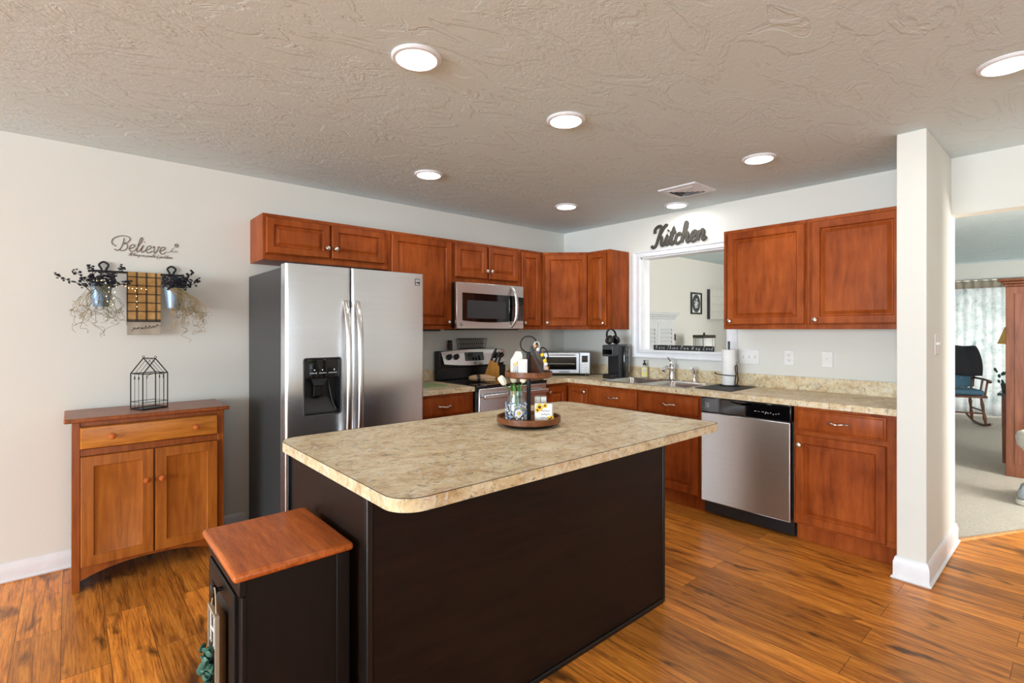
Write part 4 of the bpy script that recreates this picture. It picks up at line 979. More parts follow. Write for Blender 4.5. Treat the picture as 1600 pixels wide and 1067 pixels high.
for i, (rx, ry, hz, lab) in enumerate([(-.052, -.02, .205, 'white tulip leaning out leftmost from the painted glass jar'), (-.012, .022, .21, 'white tulip standing in the middle of the painted glass jar'), (.030, -.016, .215, 'white tulip rightmost in the painted jar, by the black post')]):
    ox, oy = towards(rx, ry); g = thing('tulip', lab, 'tulip', jc, 0, 'white tulips in the jar')
    b = MB(); tip = Vector((ox, oy, hz-.03)); b.tube(spline([(ox*.15, oy*.15, .012), (ox*.35, oy*.35, .09), (ox*.6, oy*.6, .14), tip], 5), .0026, 7); b.build('stem', 'green', g)
    dirv = (tip-Vector((ox*.6, oy*.6, .14))).normalized(); q = dirv.to_track_quat('Z', 'Y').to_matrix().to_4x4()
    b = MB()
    for k in range(6):
        a = 2*PI*k/6; rr = .010 if k % 2 else .008
        b.ball((0, 0, 0), .023, 8, 7, (.55, .28, 1), mtx=Matrix.Translation(tip) @ q @ Matrix.Rotation(a, 4, 'Z') @ Matrix.Translation((0, rr, .020)) @ Matrix.Rotation(-.10, 4, 'X'))
    b.build('blossom', 'petal', g)
    b = MB()
    for s in (-1, 1):
        a = i*1.3+s*1.0; vx, vy = math.cos(a)*.022, math.sin(a)*.022
        c = spline([(0, 0, .02), (vx*.5, vy*.5, .09), (vx, vy, .14), (vx*1.3, vy*1.3, .172)], 4); ww = [.004, .006, .008, .009, .010, .010, .010, .009, .008, .007, .006, .004, .001]
        sd = Vector((-vy, vx, 0)).normalized(); vs = []; fs = []
        for p, w_ in zip(c, ww): vs += [tuple(p-sd*w_), tuple(p+Vector((vx, vy, 0))*-.12), tuple(p+sd*w_)]
        for k in range(len(c)-1):
            for e in (0, 1): q0 = k*3+e; fs.append((q0, q0+1, q0+4, q0+3))
        b.add(vs, fs)
    lf = b.build('leaf', 'green', g); so = lf.modifiers.new('thick', 'SOLIDIFY'); so.thickness = .0012
dx, dy = towards(.072, -.045)
t = thing('sunflower_block', 'square white sunflower block sign standing on the lower tray', 'sign', (TC.x+dx, TC.y+dy, LT), FD-.22)
b = MB(); b.box(-.042, .042, -.016, .016, 0, .084); b.build('block', 'offwhite', t, bevel=.003)
fp = MB(); fc = MB()
for x, z, r in ((-.018, .066, .012), (.008, .074, .008), (-.028, .052, .008), (.030, .012, .010), (.038, .020, .007)):
    for k in range(9): a = 2*PI*k/9; fp.ball((x+r*math.cos(a), -.0165, z+r*math.sin(a)), r*.48, 6, 4, (1, .2, 1))
    fc.ball((x, -.0172, z), r*.62, 8, 5, (1, .25, 1))
sp = fp.build('sunflower_print', 'yellow', t); fc.build('sunflower_centre', 'brown', sp)
b = MB()
for k, z in enumerate((.050, .034, .018)): b.tube(spline([(-.012+.006*j+.004*k*0, -.0165, z+.003*math.sin(j*2.3+k)) for j in range(8)], 3), .0012, 5, flat=(1, .3, 1))
b.build('lettering', 'darkgrey', t)
dx, dy = towards(.058, .035)
t = thing('white_wood_block', 'pale split wood block standing behind the sunflower block sign', 'block', (TC.x+dx, TC.y+dy, LT), FD-.1)
b = MB(); b.box(-.028, -.001, -.02, .02, 0, .105); b.box(.001, .028, -.02, .02, 0, .105); b.build('block', 'offwhite', t, bevel=.002)
# upper tier
dx, dy = towards(-.055, -.035)
t = thing('white_house_sign', 'little white wooden house with painted flowers, on the upper tray', 'ornament', (TC.x+dx, TC.y+dy, UT), FD+.15)
b = MB(); b.prism([(-.030, 0), (.026, 0), (.026, .095), (.018, .112), (-.006, .112), (-.014, .095), (-.030, .070)], -.010, .010, Matrix.Rotation(PI/2, 4, 'X')); b.build('board', 'offwhite', t, bevel=.002)
b = MB()
for x, z in ((.004, .058), (-.012, .050), (.012, .045)):
    for k in range(6): a = 2*PI*k/6; b.ball((x+.006*math.cos(a), -.0106, z+.006*math.sin(a)), .003, 5, 4, (1, .3, 1))
b.build('flower_print', 'yellow', t)
b = MB()
for k in range(4): b.tube([(-.018+.01*k, -.0106, .004), (-.014+.008*k, -.0106, .044)], .0012, 5, flat=(1, .4, 1))
b.build('stem_print', 'blueprint', t)
dx, dy = towards(-.028, -.060)
t = thing('white_block_ornament', 'small white rounded block ornament in front of the white house, upper tray', 'ornament', (TC.x+dx, TC.y+dy, UT), FD)
b = MB(); b.box(-.020, .022, -.012, .010, 0, .076); b.prism([(-.014, .02), (.016, .02), (.016, .066), (-.014, .066)], .0125, .015, Matrix.Rotation(PI/2, 4, 'X')); b.build('body', 'white', t, bevel=.006, seg=3)
dx, dy = towards(.020, .035)
t = thing('brown_house_ornament', 'dark brown wooden house ornament behind the tray post', 'ornament', (TC.x+dx, TC.y+dy, UT), FD)
b = MB(); b.prism([(-.045, 0), (.040, 0), (.040, .060), (-.002, .098), (-.045, .060)], -.012, .012, Matrix.Rotation(PI/2, 4, 'X')); b.build('body', 'tray', t, bevel=.002)
ax, ay = towards(.012, -.055); cx, cy = towards(.066, -.062)
t = thing('leaning_wood_slat', 'dark grey wooden slat leaning from the post across the upper tray', 'ornament', (TC.x, TC.y, UT))
b = MB(); b.tube([(cx, cy, .006), (ax, ay, .128)], .0085, 4); b.ball((ax, ay, .131), .009, 8, 5); b.build('slat', 'darkgrey', t)
t = thing('bead_garland', 'bee coloured bead garland hanging over the upper tray edge', 'garland', (TC.x, TC.y, UT))
p0, p1, p2, p3 = [towards(*q) for q in ((.030, -.045), (.060, -.050), (.078, -.058), (.088, -.050))]
pts = spline([(*p0, .135), (*p1, .102), (*p2, .062), (*p3, .012)], 6)
b = MB(); b.tube(pts, .0012, 5); b.build('string', 'black', t)
cols = ['orange', 'black', 'chalk', 'purple', 'yellow', 'black', 'yellow', 'chalk', 'orange', 'black']
for k, c in enumerate(cols):
    p = pts[min(len(pts)-1, int(k*len(pts)/len(cols)))]; MB().ball(p, .0095 if c in ('yellow', 'chalk', 'orange') else .0075, 10, 7).build('bead', c, t)
b = MB(); q = towards(.038, -.03); b.tube(circle((q[0], q[1], .138), .018, 20), .003, 6, closed=True); b.build('ring', 'offwhite', t)
b = MB(); q0 = towards(.052, .0); q1 = towards(.095, .0); b.tube(spline([(*q0, .10), (*towards(.062, 0), .128), (*towards(.085, 0), .115), (*q1, .07), (*towards(.098, 0), .006)], 5), .0032, 6); b.build('loop', 'iron', t)

# ------------------------------------------------------------------ things on range and counters
t = thing('wire_basket', 'low black wire basket on top of the range backguard', 'basket', (-1.326, -.062, 1.1932))
b = MB(); w0, w1, d0, d1, h = .142, .160, .022, .027, .092
def rim(w, d, z): return [(x, y, z) for x, y in rounded(-w, w, -d, d, .012, 4)]
for z in (.002, .045, h): f = z/h; b.tube(rim(w0+(w1-w0)*f, d0+(d1-d0)*f, z), .0028 if z != .045 else .0016, 6, closed=True)
b.build('rim', 'iron', t)
b = MB()
for k in range(15):
    x = -1+2*k/14
    for s in (-1, 1):
        for dxx in (-.14, .14): b.tube([(x*w0, s*d0, .002), (max(-1, min(1, x+dxx))*w1, s*d1, h)], .0013, 5)
for k in range(5): b.tube([(-w0+2*w0*k/4, -d0, .002), (-w0+2*w0*k/4, d0, .002)], .0013, 5)
b.build('lattice', 'iron', t)
t = thing('spice_shaker', 'small dark capped spice shaker on the range backguard left of the basket', 'shaker', (-1.572, -.062, 1.1852))
b = MB(); b.lathe([(.022, 0), (.023, .004), (.023, .055), (.020, .062), (.001, .063)], 18); b.build('body', 'twig', t)
b = MB(); b.lathe([(.022, .0632), (.022, .082), (.018, .088), (.001, .088)], 18); b.build('cap', 'black', t)
t = thing('knife_block', 'honey maple knife block full of black handled knives on the cooktop', 'knife block', (-1.215, -.235, .9225), -.74)
RX = Matrix.Rotation(PI/2, 4, 'X')
b = MB(); b.prism([(-.085, 0), (.005, 0), (.052, .135), (-.022, .172)], -.055, .055, RX); b.build('block', 'block', t, bevel=.003)
b = MB(); b.prism([(.006, 0), (.060, 0), (.060, .105), (.045, .118)], -.052, .052, RX); b.build('front_step', 'block', t, bevel=.003)
for u, v, l in ((.0, -.035, .115), (.0, -.008, .105), (.0, .022, .11), (.034, -.034, .10), (.034, -.008, .09), (.034, .020, .095), (.060, .036, .08)):
    b = MB(); bx, bz = -.012+u, .168-u*.5; b.tube([(bx-.004, v, bz-.012), (bx+.30*l, v, bz+.72*l), (bx+.42*l, v, bz+.92*l)], [.0105, .011, .009], 8, flat=(1, .75, 1)); b.build('knife_handle', 'black', t)
t = thing('oven_mitt', 'tan rolled oven mitt lying on the black cooktop left of the knife block', 'oven mitt', (-1.50, -.44, .923), -.55)
b = MB(); n = 14; P = []; rr = []
for k in range(n): u = k/(n-1); P.append((-.11+.22*u, .010*math.sin(u*5), .032)); rr.append(.020+.022*max(0, math.sin(PI*min(1, u*1.08)))**.7)
b.tube(P, rr, 12, flat=(1, 1.1, .76)); b.build('body', 'mitt', t, smooth=80)
b = MB(); b.tube([(-.045, .0, .032), (-.02, .002, .0325)], [.0425, .0435], 14, flat=(1, 1.1, .76)); b.build('dark_band', 'darkgrey', t)
b = MB(); b.tube(spline([(.02, -.028, .018), (.07, -.042, .016), (.115, -.034, .014)], 4), [.016, .016, .016, .016, .015, .014, .012, .009, .005], 10, flat=(1, 1, .7)); b.build('thumb', 'mitt', t, smooth=80)
b = MB(); b.prism(rounded(-2.20, -1.86, -.47, -.14, .02), .9145, .922); tag(b.build('cutting_board', 'towelgreen', bevel=.002), 'sage green board lying on the counter right of the refrigerator', 'board')

# toaster oven in the corner
t = thing('toaster_oven', 'stainless toaster oven set diagonally in the counter corner', 'toaster oven', (-.36, -.36, .9145), -PI/4)
w, d, h = .232, .14, .235
b = MB(); b.box(-w, w, -d+.002, d, .018, h); b.build('body', 'steel_dark', t, bevel=.008)
for x in (-w+.04, w-.04):
    for y in (-d+.03, d-.03): MB().lathe([(.014, 0), (.012, .0178)], 12, (x, y, 0)).build('foot', 'black', t)
b = MB(); b.box(-w+.004, w-.105, -d-.016, -d+.0015, .026, h-.008); dd = b.build('door', 'steel_dark', t, bevel=.004)
b = MB(); b.box(-w+.034, w-.135, -d-.0175, -d-.0162, .062, h-.048); b.build('window', 'gloss', dd)
b = MB(); b.box(-w+.05, w-.15, -d-.0188, -d-.0177, .118, .121); b.build('rack_line', 'nickel', dd)
b = MB(); b.tube([(-w+.05, -d-.042, h-.028), (w-.15, -d-.042, h-.028)], .007, 10)
for x in (-w+.06, w-.16): b.tube([(x, -d-.042, h-.028), (x, -d-.015, h-.028)], .005, 8)
b.build('handle', 'steel', dd)
b = MB(); b.box(-.07, .03, -d-.0172, -d-.0162, .036, .044); b.build('front_print', 'darkgrey', dd)
b = MB(); b.box(w-.102, w-.002, -d-.012, -d+.0015, .022, h-.004); cp = b.build('control_panel', 'steel_dark', t, bevel=.003)
b = MB(); b.box(w-.082, w-.024, -d-.0135, -d-.0122, .135, h-.035); b.build('display', 'gloss', cp)
for r in range(4):
    for c in range(2):
        MB().lathe([(.009, 0), (.008, .004), (.001, .0045)], 12, mtx=Matrix.Translation((w-.072+c*.038, -d-.012, .045+r*.024)) @ Matrix.Rotation(PI/2, 4, 'X')).build('button', 'nickel', cp)
b = MB(); b.tube(spline([(-.135, -.42, .93), (-.14, -.52, .919), (-.10, -.60, .919), (-.12, -.70, .919), (-.05, -.78, .919)], 6), .0035, 7); tag(b.build('power_cord', 'black'), 'black power cord on the counter between toaster oven and coffee maker', 'cord')

# coffee maker with headphones on it
t = thing('coffee_maker', 'grey and black pod coffee maker on the counter left of the sink', 'coffee maker', (-.235, -.885, .9145), -1.45)
b = MB(); b.box(-.062, .062, -.03, .13, .0, .315); b.build('body', 'darkgrey', t, bevel=.012, seg=3)
b = MB(); b.box(-.060, .060, -.145, -.0302, .205, .312); hd = b.build('brew_head', 'darkgrey', t, bevel=.012, seg=3)
b = MB(); b.box(-.050, .050, -.1475, -.145, .225, .270); b.build('brand_plate', 'gloss', hd)
b = MB(); b.box(-.055, .055, -.145, -.0302, .0, .040); b.build('drip_base', 'black', t, bevel=.008)
b = MB(); b.box(-.056, .056, -.040, -.0302, .040, .205); b.build('recess_panel', 'black', t)
b = MB(); b.box(.0625, .085, .03, .128, .003, .300); b.build('water_tank', 'gloss', t, bevel=.012, seg=3)
b = MB(); b.box(.0852, .0865, .105, .112, .05, .27); b.build('level_strip', 'mark', t)
t = thing('headphones', 'black over-ear headphones resting on top of the coffee maker', 'headphones', (-.285, -.885, 1.2302), -.12)
b = MB(); b.tube(spline([(-.055, 0, .05), (-.060, .01, .085), (-.045, .016, .125), (0, .02, .146), (.045, .016, .125), (.060, .01, .085), (.055, 0, .05)], 6), .0085, 10, flat=(.7, 1.5, .7)); b.build('headband', 'leather', t)
for s in (-1, 1):
    b = MB(); b.lathe([(.030, -.012), (.042, -.008), (.044, .006), (.036, .014), (.001, .016)], 24, mtx=Matrix.Translation((s*.045, -.006, .0455)) @ Matrix.Rotation(s*PI/2*.72, 4, 'Y')); cu = b.build('ear_cup', 'leather', t)
    b = MB(); b.tube([tuple(Matrix.Translation((s*.045, -.006, .0455)) @ Matrix.Rotation(s*PI/2*.72, 4, 'Y') @ Vector((.034*math.cos(a), .034*math.sin(a), -.012))) for a in [2*PI*k/20 for k in range(20)]], .010, 8, closed=True); b.build('ear_pad', 'black', cu)
    b = MB(); b.tube([tuple(Matrix.Translation((s*.045, -.006, .0455)) @ Matrix.Rotation(s*PI/2*.72, 4, 'Y') @ Vector((.024*math.cos(a), .024*math.sin(a), .0155))) for a in [2*PI*k/20 for k in range(20)]], .0018, 6, closed=True); b.build('trim_ring', 'nickel', cu)
t = thing('soap_bottle', 'clear soap pump bottle with yellow label beside the sink', 'bottle', (-.066, -1.095, .9188), RB+.5)
b = MB(); b.prism(rounded(-.032, .032, -.022, .022, .016), 0, .098); b.lathe([(.020, .098), (.014, .108), (.013, .116)], 16); b.build('bottle', 'soap', t, bevel=.005)
b = MB(); b.box(-.023, .023, -.0232, -.0222, .014, .088); lb = b.build('label', 'cream', t)
b = MB(); b.lathe([(.017, 0), (.001, .0006)], 18, mtx=Matrix.Translation((0, -.0233, .066)) @ Matrix.Rotation(PI/2, 4, 'X')); b.box(-.012, .012, -.0238, -.0233, .03, .035); b.build('label_seal', 'mark', lb)
b = MB(); b.lathe([(.016, .1162), (.016, .132), (.010, .138), (.006, .14), (.006, .152), (.011, .154), (.011, .162), (.001, .163)], 16); b.tube([(0, 0, .157), (.0, -.034, .156), (0, -.040, .150)], .0045, 8); b.build('pump', 'black', t)
b = MB(); b.prism([(-.50, -1.845), (-.525, -2.145), (-.075, -2.135), (-.062, -1.845)], .9145, .9185); tag(b.build('drying_mat', 'slate', bevel=.001), 'flat black dish drying mat right of the sink', 'mat')
t = thing('paper_towel_holder', 'black wire paper towel holder with tension arm on the drying mat', 'holder', (-.165, -1.955, .919), RB)
b = MB(); b.tube(circle((0, 0, .004), .075, 32, 'xy'), .004, 8, closed=True); b.tube([(-.075, 0, .004), (.075, 0, .004)], .004, 8); b.tube([(0, -.075, .004), (0, .075, .004)], .004, 8); b.build('base', 'iron', t)
b = MB(); b.tube([(0, 0, .004), (0, 0, .318)], .005, 8); b.build('post', 'iron', t)
b = MB(); b.tube([(0, 0, .290), (0, 0, .345)], .009, 12); b.ball((0, 0, .347), .010); b.build('finial', 'black', t)
b = MB(); b.tube(spline([(.066, -.036, .006), (.070, -.038, .06), (.076, -.04, .10), (.070, -.04, .155), (.084, -.04, .165), (.088, -.04, .10), (.092, -.038, .06), (.080, -.036, .006)], 5), .0042, 8)
b.tube(spline([(.078, -.04, .085), (.04, -.082, .088), (-.04, -.082, .092), (-.088, -.05, .098)], 5), .0038, 8); b.ball((-.088, -.05, .098), .007); b.build('tension_arm', 'iron', t)
b = MB(); b.lathe([(.020, 0), (.052, .0), (.0525, .004), (.0525, .276), (.052, .28), (.020, .28)], 36, (-.165, -1.955, .928)); tag(b.build('paper_towel_roll', 'paper'), 'white paper towel roll standing on the black wire holder', 'paper towel')

# wall plates
def plate(name, label, cat, loc, rz, w, h, draw):
    t = thing(name, label, cat, loc, rz, None); b = MB(); b.rings(-w/2, w/2, -h/2, h/2, [(0, -.003), (.003, -.006)], -.0015); b.build('plate', 'white', t); draw(t); return t
def toggles(n):
    def f(t):
        for k in range(n):
            x = (k-(n-1)/2)*.046; b = MB(); b.box(x-.004, x+.004, -.016, -.0062, -.002, .012); b.build('toggle', 'white', t, bevel=.001)
            b = MB(); b.box(x-.006, x+.006, -.0066, -.006, -.013, .013); b.build('slot', 'mark', t)
    return f
def outlet(t):
    for z in (-.020, .020):
        b = MB(); b.prism(rounded(-.016, .016, z-.014, z+.014, .008), .006, .0075, Matrix.Rotation(PI/2, 4, 'X')); r = b.build('receptacle', 'white', t)
        b = MB(); b.box(-.008, -.0055, -.0081, -.0076, z-.002, z+.007); b.box(.0055, .008, -.0081, -.0076, z-.002, z+.007); b.box(-.002, .002, -.0081, -.0076, z-.010, z-.006); b.build('slots', 'darkgrey', r)
def cable(t):
    b = MB(); b.lathe([(.007, 0), (.007, .004), (.004, .005), (.004, .010), (.001, .010)], 14, mtx=Matrix.Translation((0, -.006, 0)) @ Matrix.Rotation(PI/2, 4, 'X')); b.build('jack', 'nickel', t)
plate('switch_plate', 'white triple switch plate on the sink wall behind the paper towel', 'switch', (0, -2.045, 1.150), RB, .165, .118, toggles(3))
plate('wall_outlet', 'white double outlet plate below the left large wall cabinet', 'outlet', (0, -2.348, 1.153), RB, .074, .117, outlet)
plate('cable_plate', 'white cable jack plate below the right large wall cabinet', 'wall plate', (0, -2.609, 1.152), RB, .074, .117, cable)
plate('switch_plate', 'white double switch plate on the side of the wall stub', 'switch', (-.485, -3.297, 1.284), 0, .118, .118, toggles(2))
plate('wall_outlet', 'white outlet plate on the refrigerator wall behind the toaster oven', 'outlet', (-.66, 0, 1.13), 0, .074, .117, outlet)

# Kitchen sign, motto sign
t = thing('kitchen_sign', 'dark grey cut-out script sign reading Kitchen above the pass-through', 'sign', (-.013, -1.158, 2.152), RB)
b = MB(); wd = write(b, 'Kitchen', .089, .0152, .18, .5, 6, 10, .99); print('kitchen width', wd); b.build('letters', 'lettering', t)
t = thing('motto_sign', 'long narrow chalkboard strip reading Have Thine Own Way Lord on the sill', 'sign', (.012, -1.142, OZ0+.0065), RB)
b = MB(); b.box(0, .594, .0, .016, 0, .048); b.build('board', 'slate', t, bevel=.001)
b = MB(); wd = write(b, 'Have Thine Own Way Lord', .0165, .00095, .25, .6, 4, 5, 1.75); print('motto width', wd); b.build('lettering', 'chalk', t, loc=(.022, -.0012, .013))

# ------------------------------------------------------------------ the living room beyond
# armoire seen through the pass-through
t = thing('louvred_armoire', 'white louvred armoire against the far wall beyond the pass-through', 'armoire', (.665, -.52, 0))
W_, D_ = .78, .60
b = MB(); b.box(0, W_, .02, D_, .06, 1.50); b.box(.02, W_-.02, .04, D_-.02, .005, .06); b.build('body', 'armoire', t, bevel=.003)
b = MB()
for e, z0, z1 in ((.012, 1.50, 1.525), (.03, 1.525, 1.548), (.05, 1.548, 1.575)): b.box(-e, W_+e, .02-e, D_, z0, z1)
b.build('crown', 'armoire', t, bevel=.006)
for x0, x1, s in ((.03, .388, 1), (.392, .75, -1)):
    b = MB(); b.box(x0, x0+.05, 0, .0195, .10, 1.46); b.box(x1-.05, x1, 0, .0195, .10, 1.46); b.box(x0+.05, x1-.05, 0, .0195, 1.38, 1.46); b.box(x0+.05, x1-.05, 0, .0195, .10, .20); b.box(x0+.05, x1-.05, 0, .0195, .74, .80); dr = b.build('door', 'armoire', t, bevel=.002)
    b = MB()
    for za, zb in ((.20, .74), (.80, 1.38)):
        n = int((zb-za)/.048)
        for k in range(n):
            z = za+(zb-za)*(k+.5)/n; b.add([(x0+.05, -.001, z-.020), (x1-.05, -.001, z-.020), (x1-.05, .018, z+.022), (x0+.05, .018, z+.022), (x0+.05, .003, z-.022), (x1-.05, .003, z-.022), (x1-.05, .0195, z+.016), (x0+.05, .0195, z+.016)], [(0, 1, 2, 3), (7, 6, 5, 4), (0, 4, 5, 1), (2, 6, 7, 3), (0, 3, 7, 4), (1, 5, 6, 2)])
    b.build('slats', 'armoire', dr)
    b = MB(); xx = x1-.02 if s > 0 else x0+.02; b.ball((xx, -.014, .82), .012); b.build('knob', 'nickel', dr)
b = MB(); b.box(W_-.001, W_+.006, .0, .02, 1.24, 1.32); b.build('hinge', 'darkgrey', t)
# pictures on that wall
t = thing('framed_botanical', 'small black framed oval leaf print on the wall beyond the pass-through', 'picture', (2.895, .0985, 1.61))
b = MB(); w, h = .31, .33; b.rings(0, w, 0, h, [(0, -.02), (.004, -.024), (.022, -.022), (.026, -.008)], 0); b.build('frame', 'black', t)
b = MB(); b.box(.026, w-.026, -.0095, -.0082, .026, h-.026); p = b.build('print', 'white', t)
b = MB(); b.lathe([(.118, 0), (.118, .001), (.001, .0011)], 32, mtx=Matrix.Translation((w/2, -.0098, h/2)) @ Matrix.Rotation(PI/2, 4, 'X') @ Matrix.Diagonal((1.0, 1.15, 1, 1))); ov = b.build('oval', 'darkgrey', p)
b = MB()
for k in range(40): a = R.uniform(0, 6.28); q = R.uniform(.01, .09); b.ball((w/2+.72*q*math.cos(a), -.0112, h/2+q*math.sin(a)), R.uniform(.008, .016), 6, 4, (.8, .1, 1.2))
b.build('leaf_pattern', 'chalk', ov)
t = thing('canvas_panel', 'pale canvas with dark side edge on the wall, cut by the cabinet', 'picture', (3.40, .0985, 1.54))
b = MB(); b.box(0, .62, -.045, 0, 0, .47); b.build('dark_box', 'darkgrey', t)
b = MB(); b.box(0.012, .62, -.0475, -.0452, .0, .47); cv = b.build('canvas_face', 'offwhite', t)
b = MB()
for r in range(3):
    b.tube([(.06+.05*k, -.0478, .36-.12*r+.012*math.sin(k*2.2+r)) for k in range(10)], .004, 5, flat=(1, .2, 1))
b.build('faint_script', 'mark', cv)
# lamp beyond the pass-through
t = thing('floor_lamp', 'floor lamp with dark rimmed white panel shade seen through the pass-through', 'lamp', (2.50, -.33, .004), .05-PI/4+.35)
b = MB(); b.lathe([(.15, 0), (.15, .015), (.03, .03), (.001, .031)], 28); b.build('base', 'iron', t)
b = MB(); b.tube([(0, 0, .03), (0, 0, 1.33)], .011, 10); b.build('pole', 'iron', t)
b = MB(); s0, s1 = .100, .100
b.add([(x*s, y*s, z) for z, s in ((.92, s0), (1.26, s1)) for x, y in ((-1, -1), (1, -1), (1, 1), (-1, 1))], [(0, 1, 5, 4), (1, 2, 6, 5), (2, 3, 7, 6), (3, 0, 4, 7)])
sh = b.build('shade', 'paper', t); so = sh.modifiers.new('thick', 'SOLIDIFY'); so.thickness = .003
b = MB(); b.box(-.106, .106, -.106, -.09, 1.255, 1.295); b.box(-.106, .106, .09, .106, 1.255, 1.295); b.box(-.106, -.09, -.09, .09, 1.255, 1.295); b.box(.09, .106, -.09, .09, 1.255, 1.295)
for x in (-.098, .055, .098): b.box(x-.0015, x+.0015, -.103, -.1005, .93, 1.255); b.box(-.103, -.1005, x-.0015, x+.0015, .93, 1.255)
b.box(-.09, .09, -.008, .008, 1.268, 1.282); b.build('shade_rim', 'twig', sh)
b = MB(); b.lathe([(.012, 0), (.02, .008), (.008, .022), (.001, .03)], 14, (0, 0, 1.292)); b.build('finial', 'iron', t)

# curtained patio door (structure) with the curtain in front of it
b = MB(); n = 170; vs = []; fs = []; y0, y1 = -4.72, -1.92
for k in range(n+1):
    y = y0+(y1-y0)*k/n; x = 6.70+.028*math.sin(k*.95)+.010*math.sin(k*.37)
    vs += [(x, y, .03), (x, y, 2.13)]
for k in range(n): fs.append((2*k, 2*k+2, 2*k+3, 2*k+1))
b.add(vs, fs); t = thing('curtain', 'pale floral curtain over the patio door in the living room', 'curtain', (0, 0, 0)); o = b.build('drape', 'curtain', t, smooth=180); so = o.modifiers.new('thick', 'SOLIDIFY'); so.thickness = .002
b = MB(); vs = []; fs = []
for k in range(n+1):
    y = y0+(y1-y0)*k/n; x = 6.662+.020*math.sin(k*.95)
    vs += [(x, y, 2.03), (x, y, 2.15)]
for k in range(n): fs.append((2*k, 2*k+2, 2*k+3, 2*k+1))
b.add(vs, fs); o = b.build('valance', 'linen', t, smooth=180); so = o.modifiers.new('thick', 'SOLIDIFY'); so.thickness = .002
b = MB(); b.tube([(6.70, y0-.06, 2.165), (6.70, y1+.06, 2.165)], .012, 10); b.build('rod', 'nickel', t)

# oak hutch
t = thing('oak_hutch', 'tall oak hutch with crown moulding standing beside the carpeted doorway', 'hutch', (2.424, -3.352, .005))
b = MB(); b.box(0, .50, -1.10, 0, .0, 1.765); b.build('body', 'oak', t, bevel=.004)
b = MB()
for e, z0, z1 in ((.012, 1.765, 1.79), (.03, 1.79, 1.815), (.052, 1.815, 1.84)): b.box(-e, .50+e, -1.10-e, e, z0, z1)
b.build('crown', 'oak', t, bevel=.008)
b = MB(); b.box(-.004, -.0002, -1.04, -.06, .12, 1.70); b.build('side_panel', 'oak', t, bevel=.002)
# end table with lamp and plant
t = thing('end_table', 'dark wood end table behind the oak hutch', 'table', (3.22, -3.465, .005))
b = MB(); b.box(-.22, .22, -.22, .22, .69, .715); b.build('top', 'black', t, bevel=.004)
b = MB(); b.box(-.19, .19, -.19, .19, .52, .6895); b.build('drawer_box', 'oak', t, bevel=.003)
for x in (-.17, .17):
    for y in (-.17, .17): MB().tube([(x, y, 0), (x, y, .5195)], [.016, .022], 8).build('leg', 'oak', t)
b = MB(); b.ball((-.197, 0, .60), .012); b.build('knob', 'nickel', t)
t = thing('table_lamp', 'tan shaded table lamp with dark blue base behind the oak hutch', 'lamp', (3.31, -3.372, .7205))
b = MB(); b.lathe([(.07, 0), (.072, .02), (.05, .05), (.058, .16), (.05, .30), (.02, .36), (.010, .40), (.010, .46)], 20); b.build('base', 'blueprint', t)
b = MB(); b.lathe([(.155, .50), (.095, .68)], 32); sh = b.build('shade', 'shade', t)
t = thing('potted_plant', 'small green potted plant on the end table beside the lamp', 'plant', (3.10, -3.315, .7205))
b = MB(); b.lathe([(.04, 0), (.055, .09), (.058, .095), (.05, .096), (.001, .09)], 18); b.build('pot', 'darkgrey', t)
b = MB()
for k in range(22):
    a = R.uniform(0, 6.28); r = R.uniform(.01, .06); z = R.uniform(.10, .26); b.ball((r*math.cos(a), r*math.sin(a), z), R.uniform(.016, .028), 6, 4, (1, .5, .8), mtx=Matrix.Rotation(R.uniform(-.3, .3), 4, 'X'))
b.build('leaves', 'dkgreen', t)
# cat tree
t = thing('cat_tree', 'cream plush cat tree with round bed and grey step, cut by the picture edge', 'cat tree', (1.62, -3.655, .005))
b = MB(); b.prism(rounded(-.24, .26, -.30, .17, .06), .0, .04); b.build('base', 'plush', t, bevel=.01)
b = MB(); b.prism(rounded(-.22, .12, .0, .16, .04), .041, .115); b.build('step', 'greyplush', t, bevel=.025, seg=3)
b = MB(); b.tube([(0, -.08, .04), (0, -.08, .40)], .045, 16); b.build('post', 'rope', t)
b = MB(); b.lathe([(.12, .385), (.17, .40), (.205, .44), (.215, .50), (.205, .54), (.175, .555), (.15, .53), (.14, .47), (.001, .455)], 36, (0, -.03, 0)); b.build('bed', 'plush', t, smooth=80)
b = MB(); b.tube([(-.13, .10, .40), (-.132, .102, .33)], .0025, 5)
for k in range(7): b.tube([(-.132, .102, .34), (-.132+R.uniform(-.02, .02), .102+R.uniform(-.02, .02), .28)], .003, 5)
b.build('dangling_toy', 'mark', t)
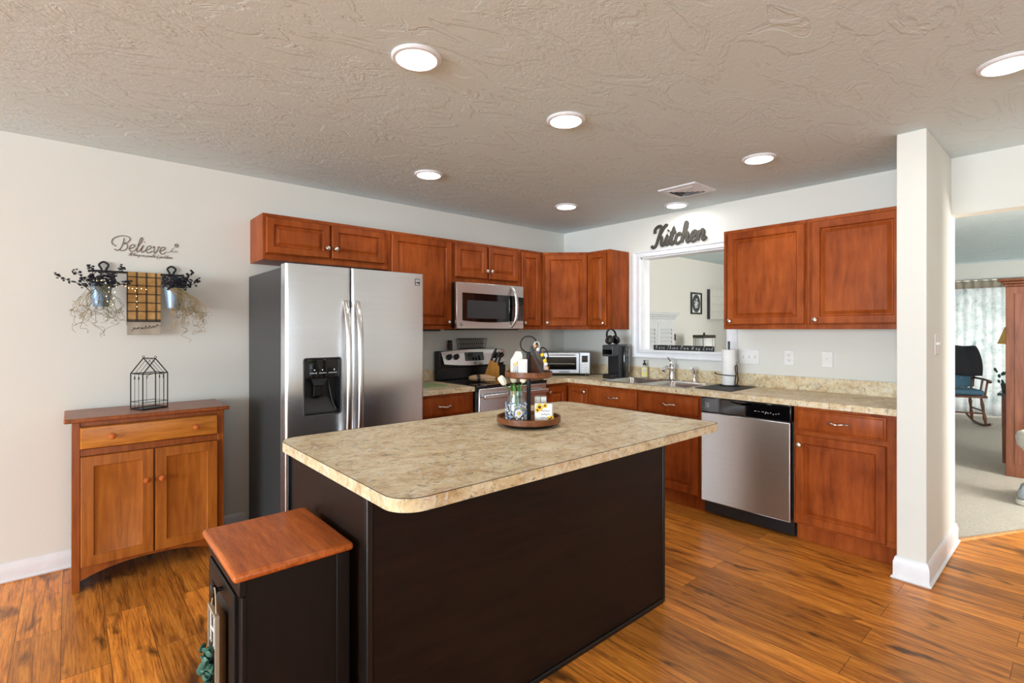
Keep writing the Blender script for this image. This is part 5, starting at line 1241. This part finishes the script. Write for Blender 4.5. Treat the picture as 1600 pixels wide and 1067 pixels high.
# rocking chair
t = thing('rocking_chair', 'dark wooden rocking chair in front of the floral curtain', 'chair', (5.62, -2.60, .005), -1.15)
for s in (-1, 1):
    b = MB(); b.tube(spline([(s*.24, -.42, .075), (s*.24, -.22, .028), (s*.24, 0, .018), (s*.24, .22, .030), (s*.24, .46, .095)], 6), .018, 8, flat=(.8, 1, 1)); b.build('rocker', 'rockwood', t)
    for y, y2 in ((-.20, -.235), (.20, .24)):
        b = MB(); P = [(s*(.20+.04*k/8), y+(y2-y)*k/8, .40-.37*k/8) for k in range(9)]; b.tube(P, [.014, .017, .022, .017, .014, .019, .022, .016, .014], 10); b.build('leg', 'rockwood', t)
    b = MB(); b.tube(spline([(s*.26, .22, .66), (s*.29, 0, .655), (s*.29, -.20, .645), (s*.27, -.26, .63)], 5), .018, 8, flat=(1.4, 1, .8)); b.build('arm', 'rockwood', t)
    for y in (-.17, .0): MB().tube([(s*.25, y, .42), (s*.28, y, .64)], [.013, .013], 8).build('arm_post', 'rockwood', t)
    b = MB(); b.tube(spline([(s*.215, .20, .42), (s*.235, .25, .65), (s*.25, .33, .95), (s*.255, .36, 1.06)], 5), .017, 8); b.build('back_post', 'rockwood', t)
    b = MB(); b.tube([(s*.225, -.215, .22), (s*.225, .22, .22)], .011, 8); b.build('stretcher', 'rockwood', t)
b = MB(); b.prism(rounded(-.27, .27, -.26, .24, .06), .405, .437); b.build('seat', 'rockwood', t, bevel=.01)
b = MB(); b.tube([(-.22, -.215, .19), (.22, -.215, .19)], .011, 8); b.build('stretcher', 'rockwood', t)
b = MB(); b.tube([(-.255, .36, 1.05), (0, .37, 1.075), (.255, .36, 1.05)], [.03, .036, .03], 8, flat=(1, .5, 1)); b.build('top_rail', 'rockwood', t)
for k in range(5): x = -.16+.08*k; MB().tube([(x, .20, .43), (x*1.1, .28, .75), (x*1.2, .36, 1.04)], .009, 6).build('back_spindle', 'rockwood', t)
c, s_ = math.cos(-1.15), math.sin(-1.15)
def on_chair(x, y, z): return (5.62+x*c-y*s_, -2.60+x*s_+y*c, .005+z)
t = thing('seat_cushion', 'teal tufted seat cushion on the rocking chair', 'cushion', on_chair(0, 0, .438), -1.15)
b = MB(); b.prism(rounded(-.24, .24, -.24, .20, .07), 0, .075); b.build('pad', 'bluecush', t, bevel=.032, seg=4)
t = thing('back_cushion', 'teal tufted back cushion leaning in the rocking chair', 'cushion', on_chair(0, .175, .515), -1.15)
b = MB(); b.prism(rounded(-.21, .21, 0, .47, .06), -.035, .035, Matrix.Rotation(PI/2-.20, 4, 'X')); b.build('pad', 'bluecush', t, bevel=.03, seg=4)
b = MB()
for x in (-.09, .09):
    for z in (.14, .30): b.ball((x, -.038+z*.20, z), .012, 8, 5, (1, .6, 1))
b.build('tuft_button', 'blueprint', t)
t = thing('throw_blanket', 'black throw blanket draped over the back of the rocking chair', 'blanket', on_chair(0, 0, 0), -1.15)
b = MB(); path = [(.115, .70), (.135, .80), (.165, .93), (.215, 1.06), (.30, 1.13), (.385, 1.125), (.425, 1.09), (.42, .95), (.40, .80), (.385, .66), (.375, .52)]; n = 16; vs = []; fs = []
pp = spline([(0, y, z) for y, z in path], 3)
for p in pp:
    for i in range(n+1): x = -.31+.62*i/n; vs.append((x*(1+.05*math.sin(p.z*9)), p.y-.02+.010*math.sin(i*1.3+p.z*5), p.z-.03*abs(x)+.006*math.sin(i*.9)))
for j in range(len(pp)-1):
    for i in range(n): a = j*(n+1)+i; fs.append((a, a+1, a+n+2, a+n+1))
b.add(vs, fs); o = b.build('cloth', 'blanket', t, smooth=180); so = o.modifiers.new('thick', 'SOLIDIFY'); so.thickness = .018
